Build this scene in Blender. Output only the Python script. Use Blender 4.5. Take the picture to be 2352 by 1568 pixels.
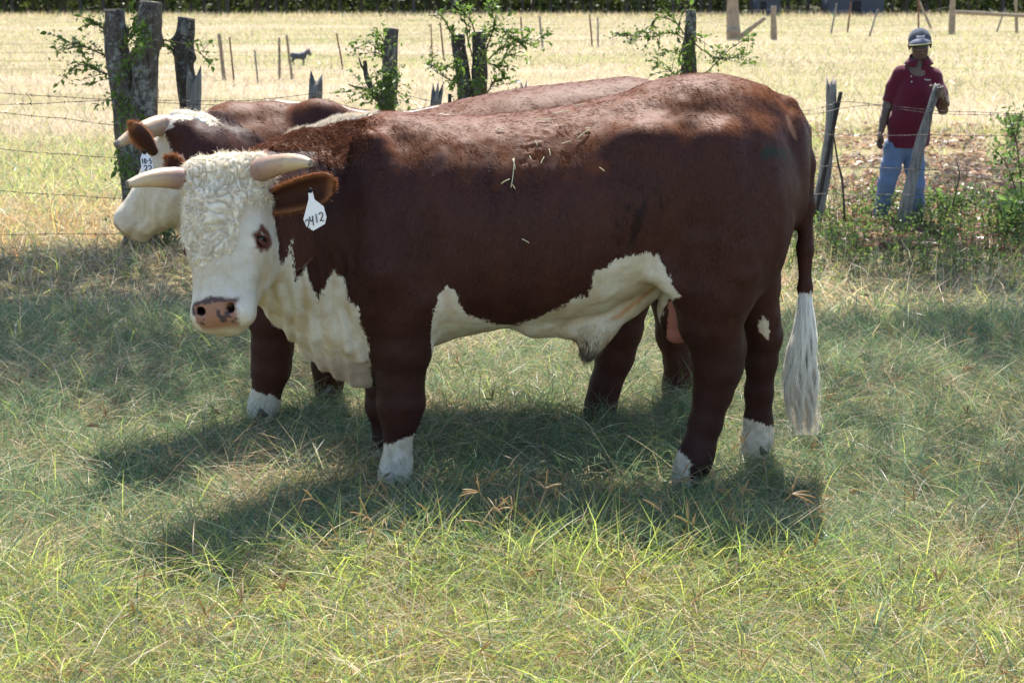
import bpy, math, random
import numpy as np
from mathutils import Vector, Matrix

random.seed(7)
RNG = np.random.default_rng(11)
SC = bpy.context.scene
for _o in list(bpy.data.objects):
    bpy.data.objects.remove(_o)
COL = SC.collection

# ------------------------------------------------------------------ camera
CAM_H, FPX, W0, H0, HORIZON = 1.9, 3593.0, 2352.0, 1568.0, 8.0
PITCH = math.atan((H0 / 2 - HORIZON) / FPX)
cam = bpy.data.cameras.new('camera')
cam.sensor_width = 36.0
cam.lens = FPX / W0 * 36.0
cam.clip_start = 0.05
cam.clip_end = 3000
cam.dof.use_dof = True
cam.dof.focus_distance = 6.15
cam.dof.aperture_fstop = 7.1
camo = bpy.data.objects.new('camera', cam)
camo.location = (0, 0, CAM_H)
camo.rotation_euler = (math.pi / 2 - PITCH, 0, 0)
COL.objects.link(camo)
SC.camera = camo

# ------------------------------------------------------------------ sky, sun, exposure
SUN_EL, SUN_AZ = math.radians(58.5), math.radians(4)      # azimuth from +Y towards +X
w = bpy.data.worlds.new('World')
SC.world = w
w.use_nodes = True
nt = w.node_tree
nt.nodes.clear()
sky = nt.nodes.new('ShaderNodeTexSky')
sky.sky_type = 'NISHITA'
sky.sun_disc = False
sky.sun_elevation = SUN_EL
sky.sun_rotation = SUN_AZ
sky.air_density = 1.0
sky.dust_density = 0.6
bg = nt.nodes.new('ShaderNodeBackground')
bg.inputs['Strength'].default_value = 0.135
wo = nt.nodes.new('ShaderNodeOutputWorld')
nt.links.new(sky.outputs[0], bg.inputs[0])
nt.links.new(bg.outputs[0], wo.inputs[0])

sun = bpy.data.lights.new('sun', 'SUN')
sun.energy = 4.6
sun.angle = math.radians(0.53)
sun.color = (1.0, 0.955, 0.89)
suno = bpy.data.objects.new('sun', sun)
SUN_DIR = Vector((math.sin(SUN_AZ) * math.cos(SUN_EL), math.cos(SUN_AZ) * math.cos(SUN_EL), math.sin(SUN_EL)))
suno.rotation_euler = SUN_DIR.to_track_quat('Z', 'Y').to_euler()
suno.location = (3, 20, 30)
COL.objects.link(suno)

vs = SC.view_settings
vs.view_transform = 'Standard'
vs.look = 'None'
vs.gamma = 1.0
vs.exposure = 1.25
vs.use_curve_mapping = False
SC.cycles.use_denoising = True
SC.cycles.max_bounces = 8
SC.cycles.transparent_max_bounces = 12
SC.cycles.caustics_reflective = False
SC.cycles.caustics_refractive = False

# ------------------------------------------------------------------ pixel <-> world
CP, SP = math.cos(PITCH), math.sin(PITCH)


def ray(u, v):
    dx, dv = u - W0 / 2, v - H0 / 2
    return np.array([dx, FPX * CP - dv * SP, -FPX * SP - dv * CP])


def at(u, v, Y):
    """world point seen at photo pixel (u, v) that stands at distance Y"""
    d = ray(u, v)
    p = d * (Y / d[1])
    return np.array([p[0], Y, p[2] + CAM_H])


def ground(u, v, z=0.0):
    d = ray(u, v)
    p = d * ((z - CAM_H) / d[2])
    return np.array([p[0], p[1], z])


def proj(P):
    P = np.asarray(P, float)
    x, y, z = P[..., 0], P[..., 1], P[..., 2] - CAM_H
    f = y * CP - z * SP
    up = y * SP + z * CP
    return W0 / 2 + FPX * x / f, H0 / 2 - FPX * up / f


def ppm(P):
    P = np.asarray(P, float)
    return FPX / (P[1] * CP - (P[2] - CAM_H) * SP)


# ------------------------------------------------------------------ numpy noise
_perm = RNG.permutation(256)
_perm = np.concatenate([_perm, _perm, _perm])
_grad = RNG.normal(size=(256, 3))
_grad /= np.linalg.norm(_grad, axis=1)[:, None]


def noise3(P, scale=1.0, seed=0):
    P = np.asarray(P, float) * scale + seed * 17.31
    i = np.floor(P).astype(int)
    f = P - i
    uvw = f * f * f * (f * (f * 6 - 15) + 10)
    i &= 255
    out = 0
    for dx in (0, 1):
        for dy in (0, 1):
            for dz in (0, 1):
                h = _perm[_perm[_perm[(i[..., 0] + dx) & 255] + ((i[..., 1] + dy) & 255)] + ((i[..., 2] + dz) & 255)]
                g = _grad[h]
                d = (g[..., 0] * (f[..., 0] - dx) + g[..., 1] * (f[..., 1] - dy) + g[..., 2] * (f[..., 2] - dz))
                wx = uvw[..., 0] if dx else 1 - uvw[..., 0]
                wy = uvw[..., 1] if dy else 1 - uvw[..., 1]
                wz = uvw[..., 2] if dz else 1 - uvw[..., 2]
                out = out + d * wx * wy * wz
    return out * 1.6


def fbm(P, scale=1.0, octaves=3, seed=0):
    o, a = 0, 1.0
    for k in range(octaves):
        o = o + a * noise3(P, scale * 2 ** k, seed + k)
        a *= .5
    return o


def unit(A):
    A = np.asarray(A, float)
    return A / (np.linalg.norm(A, axis=-1, keepdims=True) + 1e-12)


def sstep(x, a, b):
    t = np.clip((x - a) / (b - a), 0, 1)
    return t * t * (3 - 2 * t)


# ------------------------------------------------------------------ mesh building
def mesh_from(name, V, faces_list, smooth=False):
    """faces_list: list of integer arrays (n,3) / (n,4)"""
    me = bpy.data.meshes.new(name)
    V = np.ascontiguousarray(V, np.float32)
    me.vertices.add(len(V))
    me.vertices.foreach_set('co', V.ravel())
    faces_list = [np.asarray(f, np.int32) for f in faces_list if len(f)]
    nl = sum(f.size for f in faces_list)
    npoly = sum(len(f) for f in faces_list)
    me.loops.add(nl)
    me.polygons.add(npoly)
    me.loops.foreach_set('vertex_index', np.concatenate([f.ravel() for f in faces_list]))
    tot = np.concatenate([np.full(len(f), f.shape[1], np.int32) for f in faces_list])
    start = np.concatenate([[0], np.cumsum(tot)[:-1]]).astype(np.int32)
    me.polygons.foreach_set('loop_start', start)
    me.update(calc_edges=True)
    if smooth:
        me.polygons.foreach_set('use_smooth', np.ones(npoly, bool))
    me.validate()
    return me


def set_attr(me, name, arr, kind='FLOAT'):
    a = me.attributes.new(name, kind, 'POINT')
    arr = np.ascontiguousarray(arr, np.float32)
    if kind == 'FLOAT':
        a.data.foreach_set('value', arr.ravel())
    else:
        if arr.shape[1] == 3:
            arr = np.hstack([arr, np.ones((len(arr), 1), np.float32)])
        a.data.foreach_set('color', np.ascontiguousarray(arr, np.float32).ravel())


def link(name, me, mat=None, parent=None, label=None, cat=None, group=None, kind=None):
    o = bpy.data.objects.new(name, me)
    COL.objects.link(o)
    if mat is not None:
        me.materials.append(mat)
    if parent is not None:
        o.parent = parent
        if parent.location.length > 0:
            o.matrix_parent_inverse = Matrix.Translation(-parent.location)
    tag(o, label, cat, group, kind)
    return o


def tag(o, label=None, cat=None, group=None, kind=None):
    if label: o['label'] = label
    if cat: o['category'] = cat
    if group: o['group'] = group
    if kind: o['kind'] = kind
    return o


def empty(name, loc, label=None, cat=None, group=None):
    o = bpy.data.objects.new(name, None)
    o.empty_display_size = .1
    o.location = tuple(float(c) for c in loc)
    COL.objects.link(o)
    return tag(o, label, cat, group)


class MB:
    """collects vertices / faces for one mesh"""
    def __init__(s):
        s.V, s.Q, s.T, s.n, s.A = [], [], [], 0, []

    def add(s, V, quads=None, tris=None, a=None):
        V = np.asarray(V, float).reshape(-1, 3)
        s.V.append(V)
        if quads is not None and len(quads): s.Q.append(np.asarray(quads) + s.n)
        if tris is not None and len(tris): s.T.append(np.asarray(tris) + s.n)
        s.A.append(np.full(len(V), 0.0) if a is None else np.broadcast_to(np.asarray(a, float), (len(V),)))
        s.n += len(V)

    def tube(s, pts, rad, sides=6, cap=True, flat=1.0, a=None, nz=0.0, twist=None):
        pts = np.asarray(pts, float)
        n = len(pts)
        rad = np.broadcast_to(np.asarray(rad, float), (n,))
        tan = np.gradient(pts, axis=0)
        tan /= np.linalg.norm(tan, axis=1)[:, None] + 1e-12
        ref = np.array([0, 0, 1.0]) if abs(tan[0][2]) < .9 else np.array([1.0, 0, 0])
        e1 = np.cross(tan[0], ref); e1 /= np.linalg.norm(e1)
        rings = []
        ang = np.arange(sides) / sides * 2 * math.pi
        for i in range(n):
            e1 = e1 - tan[i] * np.dot(e1, tan[i]); e1 /= np.linalg.norm(e1) + 1e-12
            e2 = np.cross(tan[i], e1)
            aa = ang if twist is None else ang + twist[i]
            r = rad[i]
            ring = pts[i] + r * (np.cos(aa)[:, None] * e1 + flat * np.sin(aa)[:, None] * e2)
            rings.append(ring)
        V = np.concatenate(rings)
        if nz:
            c = np.repeat(pts, sides, axis=0)
            V = V + (V - c) * (nz * noise3(V, 1.2 / max(rad.max(), 1e-3)))[:, None]
        i = np.arange(n - 1)[:, None] * sides
        j = np.arange(sides)[None, :]
        k = (np.arange(sides)[None, :] + 1) % sides
        q = np.stack([i + j, i + k, i + sides + k, i + sides + j], -1).reshape(-1, 4)
        t = []
        if cap:
            V = np.concatenate([V, pts[:1], pts[-1:]])
            b = n * sides
            jj = np.arange(sides); kk = (jj + 1) % sides
            t = np.concatenate([np.stack([np.full(sides, b), kk, jj], -1),
                                np.stack([np.full(sides, b + 1), (n - 1) * sides + jj, (n - 1) * sides + kk], -1)])
            if a is not None and np.ndim(a) == 1:
                a = np.concatenate([np.repeat(a, sides), a[:1], a[-1:]])
        elif a is not None and np.ndim(a) == 1:
            a = np.repeat(a, sides)
        s.add(V, q, t, a)

    def box(s, c, half, R=None, a=None):
        c = np.asarray(c, float); half = np.asarray(half, float)
        P = np.array([[x, y, z] for x in (-1, 1) for y in (-1, 1) for z in (-1, 1)], float) * half
        if R is not None: P = P @ np.asarray(R, float).T
        q = [[0, 1, 3, 2], [4, 6, 7, 5], [0, 4, 5, 1], [2, 3, 7, 6], [0, 2, 6, 4], [1, 5, 7, 3]]
        s.add(P + c, q, None, a)

    def mesh(s, name, smooth=True, attr=None):
        fl = []
        if s.Q: fl.append(np.concatenate(s.Q))
        if s.T: fl.append(np.concatenate(s.T))
        me = mesh_from(name, np.concatenate(s.V), fl, smooth)
        if attr: set_attr(me, attr, np.concatenate(s.A))
        return me


def smooth_curve(pts, n=20):
    """Catmull-Rom through rows of pts"""
    P = np.asarray(pts, float)
    P = np.vstack([2 * P[0] - P[1], P, 2 * P[-1] - P[-2]])
    out = []
    m = len(P) - 3
    for t in np.linspace(0, m - 1e-6, n):
        i = int(t); f = t - i
        p0, p1, p2, p3 = P[i:i + 4]
        out.append(.5 * ((2 * p1) + (-p0 + p2) * f + (2 * p0 - 5 * p1 + 4 * p2 - p3) * f * f + (-p0 + 3 * p1 - 3 * p2 + p3) * f ** 3))
    return np.array(out)


# ------------------------------------------------------------------ implicit modelling
class Field:
    def __init__(s, lo, hi, h):
        s.h = h
        s.lo = np.asarray(lo, float)
        n = np.ceil((np.asarray(hi, float) - s.lo) / h).astype(int) + 1
        s.ax = [s.lo[i] + h * np.arange(n[i]) for i in range(3)]
        s.f = np.full(n, 1.0, np.float32)

    def block(s, lo, hi):
        sl = []
        for i in range(3):
            a = max(0, int(math.floor((lo[i] - s.lo[i]) / s.h)))
            b = min(len(s.ax[i]), int(math.ceil((hi[i] - s.lo[i]) / s.h)) + 1)
            if b <= a: return None
            sl.append(slice(a, b))
        x, y, z = (s.ax[i][sl[i]].astype(np.float32) for i in range(3))
        return tuple(sl), x[:, None, None], y[None, :, None], z[None, None, :]

    def _join(s, sl, d, k, op):
        f = s.f[sl]
        if op == 'add':
            if k > 0:
                h = np.maximum(k - np.abs(f - d), 0) / k
                s.f[sl] = np.minimum(f, d) - h * h * (k * .25)
            else:
                s.f[sl] = np.minimum(f, d)
        elif op == 'sub':
            d = -d
            h = np.maximum(k - np.abs(f - d), 0) / max(k, 1e-6)
            s.f[sl] = np.maximum(f, d) + h * h * (k * .25)

    def cone(s, a, b, r1, r2, k=.03, op='add', sq=None):
        a = np.asarray(a, float); b = np.asarray(b, float)
        m = k + 3 * s.h + .02
        R = max(r1, r2)
        B = s.block(np.minimum(a, b) - R - m, np.maximum(a, b) + R + m)
        if B is None: return
        sl, x, y, z = B
        ba = b - a
        t = ((x - a[0]) * ba[0] + (y - a[1]) * ba[1] + (z - a[2]) * ba[2]) / max(ba @ ba, 1e-9)
        t = np.clip(t, 0, 1)
        dx, dy, dz = x - a[0] - t * ba[0], y - a[1] - t * ba[1], z - a[2] - t * ba[2]
        if sq is not None: dy = dy / sq
        d = np.sqrt(dx * dx + dy * dy + dz * dz) - (r1 + (r2 - r1) * t)
        s._join(sl, d, k, op)

    def chain(s, pts, k=.03, sq=None):
        for (a, ra), (b, rb) in zip(pts[:-1], pts[1:]):
            s.cone(a, b, ra, rb, k, sq=sq)

    def ell(s, c, r, R=None, k=.03, op='add'):
        c = np.asarray(c, float); r = np.asarray(r, float)
        R = np.eye(3) if R is None else np.asarray(R, float)      # columns = axes
        ext = np.sqrt(((R * r[None, :]) ** 2).sum(1))
        m = k + 3 * s.h + .02
        B = s.block(c - ext - m, c + ext + m)
        if B is None: return
        sl, x, y, z = B
        p = [((x - c[0]) * R[0, i] + (y - c[1]) * R[1, i] + (z - c[2]) * R[2, i]) / r[i] for i in range(3)]
        k0 = np.sqrt(p[0] ** 2 + p[1] ** 2 + p[2] ** 2)
        k1 = np.sqrt((p[0] / r[0]) ** 2 + (p[1] / r[1]) ** 2 + (p[2] / r[2]) ** 2)
        d = k0 * (k0 - 1) / np.maximum(k1, 1e-6)
        s._join(sl, d, k, op)

    def func(s, lo, hi, fn, k=.03, op='add'):
        B = s.block(lo, hi)
        sl, x, y, z = B
        s._join(sl, fn(x, y, z).astype(np.float32), k, op)

    def surface(s, relax=2):
        f = s.f
        ins = f < 0
        nx, ny, nz = f.shape
        c = np.zeros((nx - 1, ny - 1, nz - 1), np.uint8)
        for dx in (0, 1):
            for dy in (0, 1):
                for dz in (0, 1):
                    c += ins[dx:nx - 1 + dx, dy:ny - 1 + dy, dz:nz - 1 + dz]
        act = (c > 0) & (c < 8)
        idx = np.full(act.shape, -1, np.int32)
        I = np.argwhere(act)
        idx[act] = np.arange(len(I))
        acc = np.zeros((len(I), 3)); cnt = np.zeros(len(I))
        corners = [(0, 0, 0), (1, 0, 0), (0, 1, 0), (1, 1, 0), (0, 0, 1), (1, 0, 1), (0, 1, 1), (1, 1, 1)]
        vals = {cn: f[I[:, 0] + cn[0], I[:, 1] + cn[1], I[:, 2] + cn[2]] for cn in corners}
        for a in corners:
            for ax in range(3):
                if a[ax] == 0:
                    b = list(a); b[ax] = 1; b = tuple(b)
                    fa, fb = vals[a], vals[b]
                    m = (fa < 0) != (fb < 0)
                    t = np.where(m, fa / np.where(m, fa - fb, 1), 0)
                    p = np.array(a, float)[None, :].repeat(len(I), 0)
                    p[:, ax] += t
                    acc[m] += p[m]; cnt[m] += 1
        V = (I + acc / np.maximum(cnt, 1)[:, None]) * s.h + s.lo
        quads = []
        for ax in range(3):
            o1, o2 = [(1, 2), (2, 0), (0, 1)][ax]
            sl0 = [slice(None)] * 3; sl1 = [slice(None)] * 3
            sl0[ax] = slice(0, -1); sl1[ax] = slice(1, None)
            s0, s1 = ins[tuple(sl0)], ins[tuple(sl1)]
            E = np.argwhere(s0 != s1)
            ok = (E[:, o1] > 0) & (E[:, o2] > 0) & (E[:, o1] < act.shape[o1]) & (E[:, o2] < act.shape[o2])
            E = E[ok]
            def cell(d1, d2):
                C = E.copy(); C[:, o1] -= d1; C[:, o2] -= d2
                return idx[C[:, 0], C[:, 1], C[:, 2]]
            q = np.stack([cell(1, 1), cell(0, 1), cell(0, 0), cell(1, 0)], -1)
            flip = ~s0[E[:, 0], E[:, 1], E[:, 2]]
            q[flip] = q[flip][:, ::-1]
            quads.append(q[(q >= 0).all(1)])
        Q = np.concatenate(quads)
        for it in range(relax):
            V = laplace(V, Q, .5)
            V = laplace(V, Q, -.52)
        return V, Q


def laplace(V, Q, lam):
    n = len(V)
    acc = np.zeros((n, 3)); cnt = np.zeros(n)
    for a, b in ((0, 1), (1, 2), (2, 3), (3, 0)):
        for c in range(3):
            acc[:, c] += np.bincount(Q[:, a], V[Q[:, b], c], n) + np.bincount(Q[:, b], V[Q[:, a], c], n)
        cnt += np.bincount(Q[:, a], minlength=n) + np.bincount(Q[:, b], minlength=n)
    return V + lam * (acc / np.maximum(cnt, 1)[:, None] - V)


def normals(V, Q):
    d1 = V[Q[:, 2]] - V[Q[:, 0]]; d2 = V[Q[:, 3]] - V[Q[:, 1]]
    fn = np.cross(d1, d2)
    N = np.zeros_like(V)
    for k in range(4):
        for c in range(3):
            N[:, c] += np.bincount(Q[:, k], fn[:, c], len(V))
    return N / (np.linalg.norm(N, axis=1)[:, None] + 1e-12), fn


def poly_sd(u, v, poly):
    """signed distance (positive inside) of points to a polygon"""
    P = np.asarray(poly, float)
    d2 = np.full(u.shape, 1e9)
    ins = np.zeros(u.shape, bool)
    for (x1, y1), (x2, y2) in zip(P, np.roll(P, -1, axis=0)):
        ex, ey = x2 - x1, y2 - y1
        t = np.clip(((u - x1) * ex + (v - y1) * ey) / (ex * ex + ey * ey + 1e-9), 0, 1)
        d2 = np.minimum(d2, (u - x1 - t * ex) ** 2 + (v - y1 - t * ey) ** 2)
        if y1 != y2:
            cr = (y1 > v) != (y2 > v)
            ins ^= cr & (u < ex * (v - y1) / (y2 - y1) + x1)
    return np.where(ins, 1, -1) * np.sqrt(d2)


def ribbons(P, D, N, length, width, seg=1, bend=None, attrs=None):
    """tapered hair / grass ribbons. P roots, D unit directions, N unit width directions.
    bend (n,3): displacement added quadratically at the tip. returns V, quads, tris, per-vertex index"""
    n = len(P)
    length = np.broadcast_to(length, (n,)); width = np.broadcast_to(width, (n,))
    bend = np.zeros((n, 3)) if bend is None else bend
    rows = []
    for s in range(seg + 1):
        t = s / (seg + 1)
        c = P + D * (length * t)[:, None] + bend * t * t
        wv = N * (width * (1 - .55 * t) * .5)[:, None]
        rows.append(c - wv); rows.append(c + wv)
    rows.append(P + D * length[:, None] + bend)
    V = np.stack(rows, 1).reshape(-1, 3)
    per = 2 * (seg + 1) + 1
    base = np.arange(n)[:, None] * per
    quads = []
    for s in range(seg):
        quads.append(np.stack([base[:, 0] + 2 * s, base[:, 0] + 2 * s + 1, base[:, 0] + 2 * s + 3, base[:, 0] + 2 * s + 2], -1))
    tris = np.stack([base[:, 0] + 2 * seg, base[:, 0] + 2 * seg + 1, base[:, 0] + 2 * seg + 2], -1)
    return V, (np.concatenate(quads) if quads else np.zeros((0, 4), int)), tris, per


# ------------------------------------------------------------------ material helpers
def new_mat(name):
    m = bpy.data.materials.new(name)
    m.use_nodes = True
    nt = m.node_tree
    nt.nodes.clear()
    out = nt.nodes.new('ShaderNodeOutputMaterial')
    b = nt.nodes.new('ShaderNodeBsdfPrincipled')
    nt.links.new(b.outputs[0], out.inputs[0])
    return m, nt, b, out


class N:
    """tiny node-graph helper"""
    def __init__(s, nt): s.nt = nt

    def node(s, typ, **kw):
        n = s.nt.nodes.new(typ)
        for k, v in kw.items(): setattr(n, k, v)
        return n

    def put(s, sock, v):
        if hasattr(v, 'is_linked') or isinstance(v, bpy.types.NodeSocket): s.nt.links.new(v, sock)
        elif v is not None: sock.default_value = v

    def coord(s): return s.node('ShaderNodeTexCoord').outputs['Object']

    def attr(s, name, out='Fac'):
        n = s.node('ShaderNodeAttribute'); n.attribute_name = name
        return n.outputs[out]

    def mapping(s, vec, scale=(1, 1, 1), rot=(0, 0, 0)):
        n = s.node('ShaderNodeMapping'); s.put(n.inputs['Vector'], vec)
        n.inputs['Scale'].default_value = scale; n.inputs['Rotation'].default_value = rot
        return n.outputs[0]

    def noise(s, vec, scale, detail=3, rough=.55, dist=0.0, out='Fac'):
        n = s.node('ShaderNodeTexNoise'); s.put(n.inputs['Vector'], vec)
        n.inputs['Scale'].default_value = scale; n.inputs['Detail'].default_value = detail
        n.inputs['Roughness'].default_value = rough; n.inputs['Distortion'].default_value = dist
        return n.outputs[out]

    def voro(s, vec, scale, out='Distance', feature='F1', rand=1.0):
        n = s.node('ShaderNodeTexVoronoi', feature=feature); s.put(n.inputs['Vector'], vec)
        n.inputs['Scale'].default_value = scale
        if 'Randomness' in n.inputs: n.inputs['Randomness'].default_value = rand
        return n.outputs[out]

    def math(s, op, a, b=None, c=None, clamp=False):
        n = s.node('ShaderNodeMath', operation=op, use_clamp=clamp)
        s.put(n.inputs[0], a)
        if b is not None: s.put(n.inputs[1], b)
        if c is not None: s.put(n.inputs[2], c)
        return n.outputs[0]

    def ramp(s, fac, stops, interp='LINEAR'):
        n = s.node('ShaderNodeValToRGB'); s.put(n.inputs[0], fac)
        n.color_ramp.interpolation = interp
        el = n.color_ramp.elements
        while len(el) < len(stops): el.new(.5)
        for e, (p, c) in zip(el, stops):
            e.position = p; e.color = (c[0], c[1], c[2], 1) if not np.isscalar(c) else (c, c, c, 1)
        return n.outputs[0]

    def mix(s, fac, a, b, blend='MIX'):
        n = s.node('ShaderNodeMix', data_type='RGBA', blend_type=blend)
        s.put(n.inputs[0], fac)
        for sock, v in ((n.inputs[6], a), (n.inputs[7], b)):
            if isinstance(v, (tuple, list)): sock.default_value = (*v[:3], 1)
            else: s.put(sock, v)
        return n.outputs[2]

    def bump(s, h, strength=.3, dist=.01, normal=None):
        n = s.node('ShaderNodeBump'); s.put(n.inputs['Height'], h)
        n.inputs['Strength'].default_value = strength; n.inputs['Distance'].default_value = dist
        if normal is not None: s.put(n.inputs['Normal'], normal)
        return n.outputs[0]

    def step(s, x, lo, hi):
        n = s.node('ShaderNodeMapRange', interpolation_type='SMOOTHSTEP'); s.put(n.inputs[0], x)
        n.inputs[1].default_value = lo; n.inputs[2].default_value = hi
        return n.outputs[0]


def simple_mat(name, col, rough=.6, spec=.3, nscale=0, namt=.25, bump=0, bscale=60, metal=0):
    m, nt, b, out = new_mat(name)
    g = N(nt)
    b.inputs['Roughness'].default_value = rough
    b.inputs['Specular IOR Level'].default_value = spec
    b.inputs['Metallic'].default_value = metal
    if nscale:
        f = g.noise(g.coord(), nscale, 4)
        lo = tuple(c * (1 - namt) for c in col); hi = tuple(min(1, c * (1 + namt)) for c in col)
        g.put(b.inputs['Base Color'], g.mix(f, lo, hi))
    else:
        b.inputs['Base Color'].default_value = (*col, 1)
    if bump:
        g.put(b.inputs['Normal'], g.bump(g.noise(g.coord(), bscale, 4), bump, .01))
    return m
# ------------------------------------------------------------------ ground sheet
def gz(x, y):
    """height of the turf surface"""
    x = np.asarray(x, float); y = np.asarray(y, float)
    P = np.stack([x, y, np.zeros_like(x)], -1)
    near = np.clip(1 - (y - 9) / 12, 0, 1)
    z = (.030 * noise3(P, .9, 1) + .014 * noise3(P, 2.7, 2)) * near - .006
    z = z + .055 * np.exp(-((y - 5.12) / .30) ** 2) * np.exp(-((x - .15) / 1.0) ** 2)
    return z


def ground_material():
    m, nt, b, out = new_mat('pasture_ground')
    g = N(nt)
    P = g.coord()
    n1 = g.noise(g.mapping(P, (.05, .10, 1)), 1.0, 5, .6)
    n2 = g.noise(g.mapping(P, (.22, .5, 1)), 1.0, 4, .6)
    n3 = g.noise(P, 9, 5, .65)
    far = g.ramp(g.math('ADD', g.math('MULTIPLY', n1, .6), g.math('MULTIPLY', n2, .4)),
                 [(.34, (.24, .23, .09)), (.46, (.31, .26, .13)), (.55, (.39, .30, .19)), (.68, (.44, .35, .25))])
    far = g.mix(g.math('MULTIPLY', g.step(n3, .4, .75), .45), far, (.20, .15, .08))
    nearc = g.ramp(n3, [(.3, (.11, .095, .045)), (.5, (.20, .165, .085)), (.7, (.32, .26, .15))])
    nearc = g.mix(g.step(g.noise(P, 45, 3), .55, .7), nearc, (.26, .20, .11))
    sep = g.node('ShaderNodeSeparateXYZ'); g.put(sep.inputs[0], P)
    f = g.step(sep.outputs[1], 11, 26)
    g.put(b.inputs['Base Color'], g.mix(f, nearc, far))
    b.inputs['Roughness'].default_value = .9
    b.inputs['Specular IOR Level'].default_value = .1
    g.put(b.inputs['Normal'], g.bump(g.noise(P, 30, 5), .8, .04))
    return m


xs = np.unique(np.concatenate([np.linspace(-7, 7, 95), np.linspace(-30, 30, 31), np.sinh(np.linspace(-4.2, 4.2, 25)) * 26]))
ys = np.unique(np.concatenate([np.linspace(-6, 2, 9), np.linspace(2, 16, 100), np.geomspace(16, 1500, 40)]))
GX, GY = np.meshgrid(xs, ys, indexing='ij')
gv = np.stack([GX, GY, gz(GX, GY)], -1).reshape(-1, 3)
i = np.arange(len(xs) - 1)[:, None] * len(ys); j = np.arange(len(ys) - 1)[None, :]
gq = np.stack([i + j, i + len(ys) + j, i + len(ys) + j + 1, i + j + 1], -1).reshape(-1, 4)
link('ground', mesh_from('ground', gv, [gq], True), ground_material(), kind='structure')


# ------------------------------------------------------------------ grass
def grass_material():
    m, nt, b, out = new_mat('grass_blades')
    g = N(nt)
    col = g.attr('col', 'Color')
    g.put(b.inputs['Base Color'], col)
    b.inputs['Roughness'].default_value = .38
    b.inputs['Specular IOR Level'].default_value = .5
    tr = g.node('ShaderNodeBsdfTranslucent')
    hs = g.node('ShaderNodeHueSaturation'); hs.inputs['Saturation'].default_value = 1.1; hs.inputs['Value'].default_value = 1.25
    g.put(hs.inputs['Color'], col); g.put(tr.inputs['Color'], hs.outputs[0])
    mx = g.node('ShaderNodeMixShader'); mx.inputs[0].default_value = .55
    nt.links.new(b.outputs[0], mx.inputs[1]); nt.links.new(tr.outputs[0], mx.inputs[2]); nt.links.new(mx.outputs[0], out.inputs[0])
    return m


GRASS = grass_material()
PAL = {
    'cool': np.array([[.130, .205, .105], [.175, .245, .125], [.115, .195, .125], [.21, .265, .145], [.16, .22, .10]]),
    'green': np.array([[.15, .205, .100], [.20, .255, .105], [.135, .205, .130], [.24, .285, .13], [.19, .25, .165]]),
    'lime': np.array([[.44, .50, .13], [.52, .56, .17], [.38, .46, .12]]),
    'straw': np.array([[.58, .49, .31], [.52, .41, .25], [.64, .56, .39], [.44, .34, .21], [.60, .53, .40]]),
    'pink': np.array([[.55, .44, .33], [.49, .39, .28], [.60, .51, .40]]),
    'orange': np.array([[.50, .33, .17], [.42, .27, .13], [.56, .42, .25]]),
    'brown': np.array([[.30, .22, .14], [.37, .28, .18], [.24, .18, .12]]),
    'yellow': np.array([[.43, .39, .18], [.38, .36, .15], [.47, .42, .23]]),
}


def pick_cols(names, weights):
    """weights (n, k) -> one random colour each"""
    c = np.cumsum(weights / weights.sum(1, keepdims=True), 1)
    k = (RNG.random((len(weights), 1)) > c).sum(1).clip(0, len(names) - 1)
    out = np.zeros((len(weights), 3))
    for i_, nm in enumerate(names):
        m = k == i_
        out[m] = PAL[nm][RNG.integers(0, len(PAL[nm]), m.sum())]
    return out * RNG.uniform(.78, 1.22, (len(weights), 1)) * (1 + RNG.normal(0, .05, (len(weights), 3))), k


def wedge(n, y0, y1, power, side=.7, slope=.345):
    """random ground positions over the seen wedge; density ~ Y**(-power)"""
    q = 2 - power
    u = RNG.random(n)
    y = (y0 ** q + u * (y1 ** q - y0 ** q)) ** (1 / q) if abs(q) > 1e-6 else y0 * (y1 / y0) ** u
    x = RNG.uniform(-1, 1, n) * (slope * y + side)
    return x, y


def blades(name, x, y, length, width, lean, cols, seg, droop=.35, label=None, az=None):
    n = len(x)
    az = RNG.uniform(0, 2 * math.pi, n) if az is None else az
    th = np.clip(lean, 0, 1.5)
    D = np.stack([np.sin(th) * np.cos(az), np.sin(th) * np.sin(az), np.cos(th)], 1)
    P = np.stack([x, y, gz(x, y) - .004], 1)
    tw = RNG.uniform(0, 2 * math.pi, n)
    Nn = unit(np.cross(D, np.stack([np.cos(tw), np.sin(tw), .3 * np.sin(tw * 3)], 1)))
    bend = np.stack([np.cos(az) * length * droop * .6, np.sin(az) * length * droop * .6, -length * droop * (.25 + .75 * np.sin(th))], 1) * RNG.uniform(.3, 1.6, (n, 1))
    V, q, t, per = ribbons(P, D, Nn, length, width, seg, bend)
    V[:, 2] = np.maximum(V[:, 2], np.repeat(P[:, 2], per) - .002)
    me = mesh_from(name, V, [q, t], True)
    c = np.repeat(cols, per, axis=0).reshape(n, per, 3)
    set_attr(me, 'col', c.reshape(-1, 3).clip(0, 1), 'FLOAT_COLOR')
    return link(name, me, GRASS, None, label, 'grass', None, 'stuff')


def P2(x, y): return np.stack([x, y, np.zeros_like(x)], 1)


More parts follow.
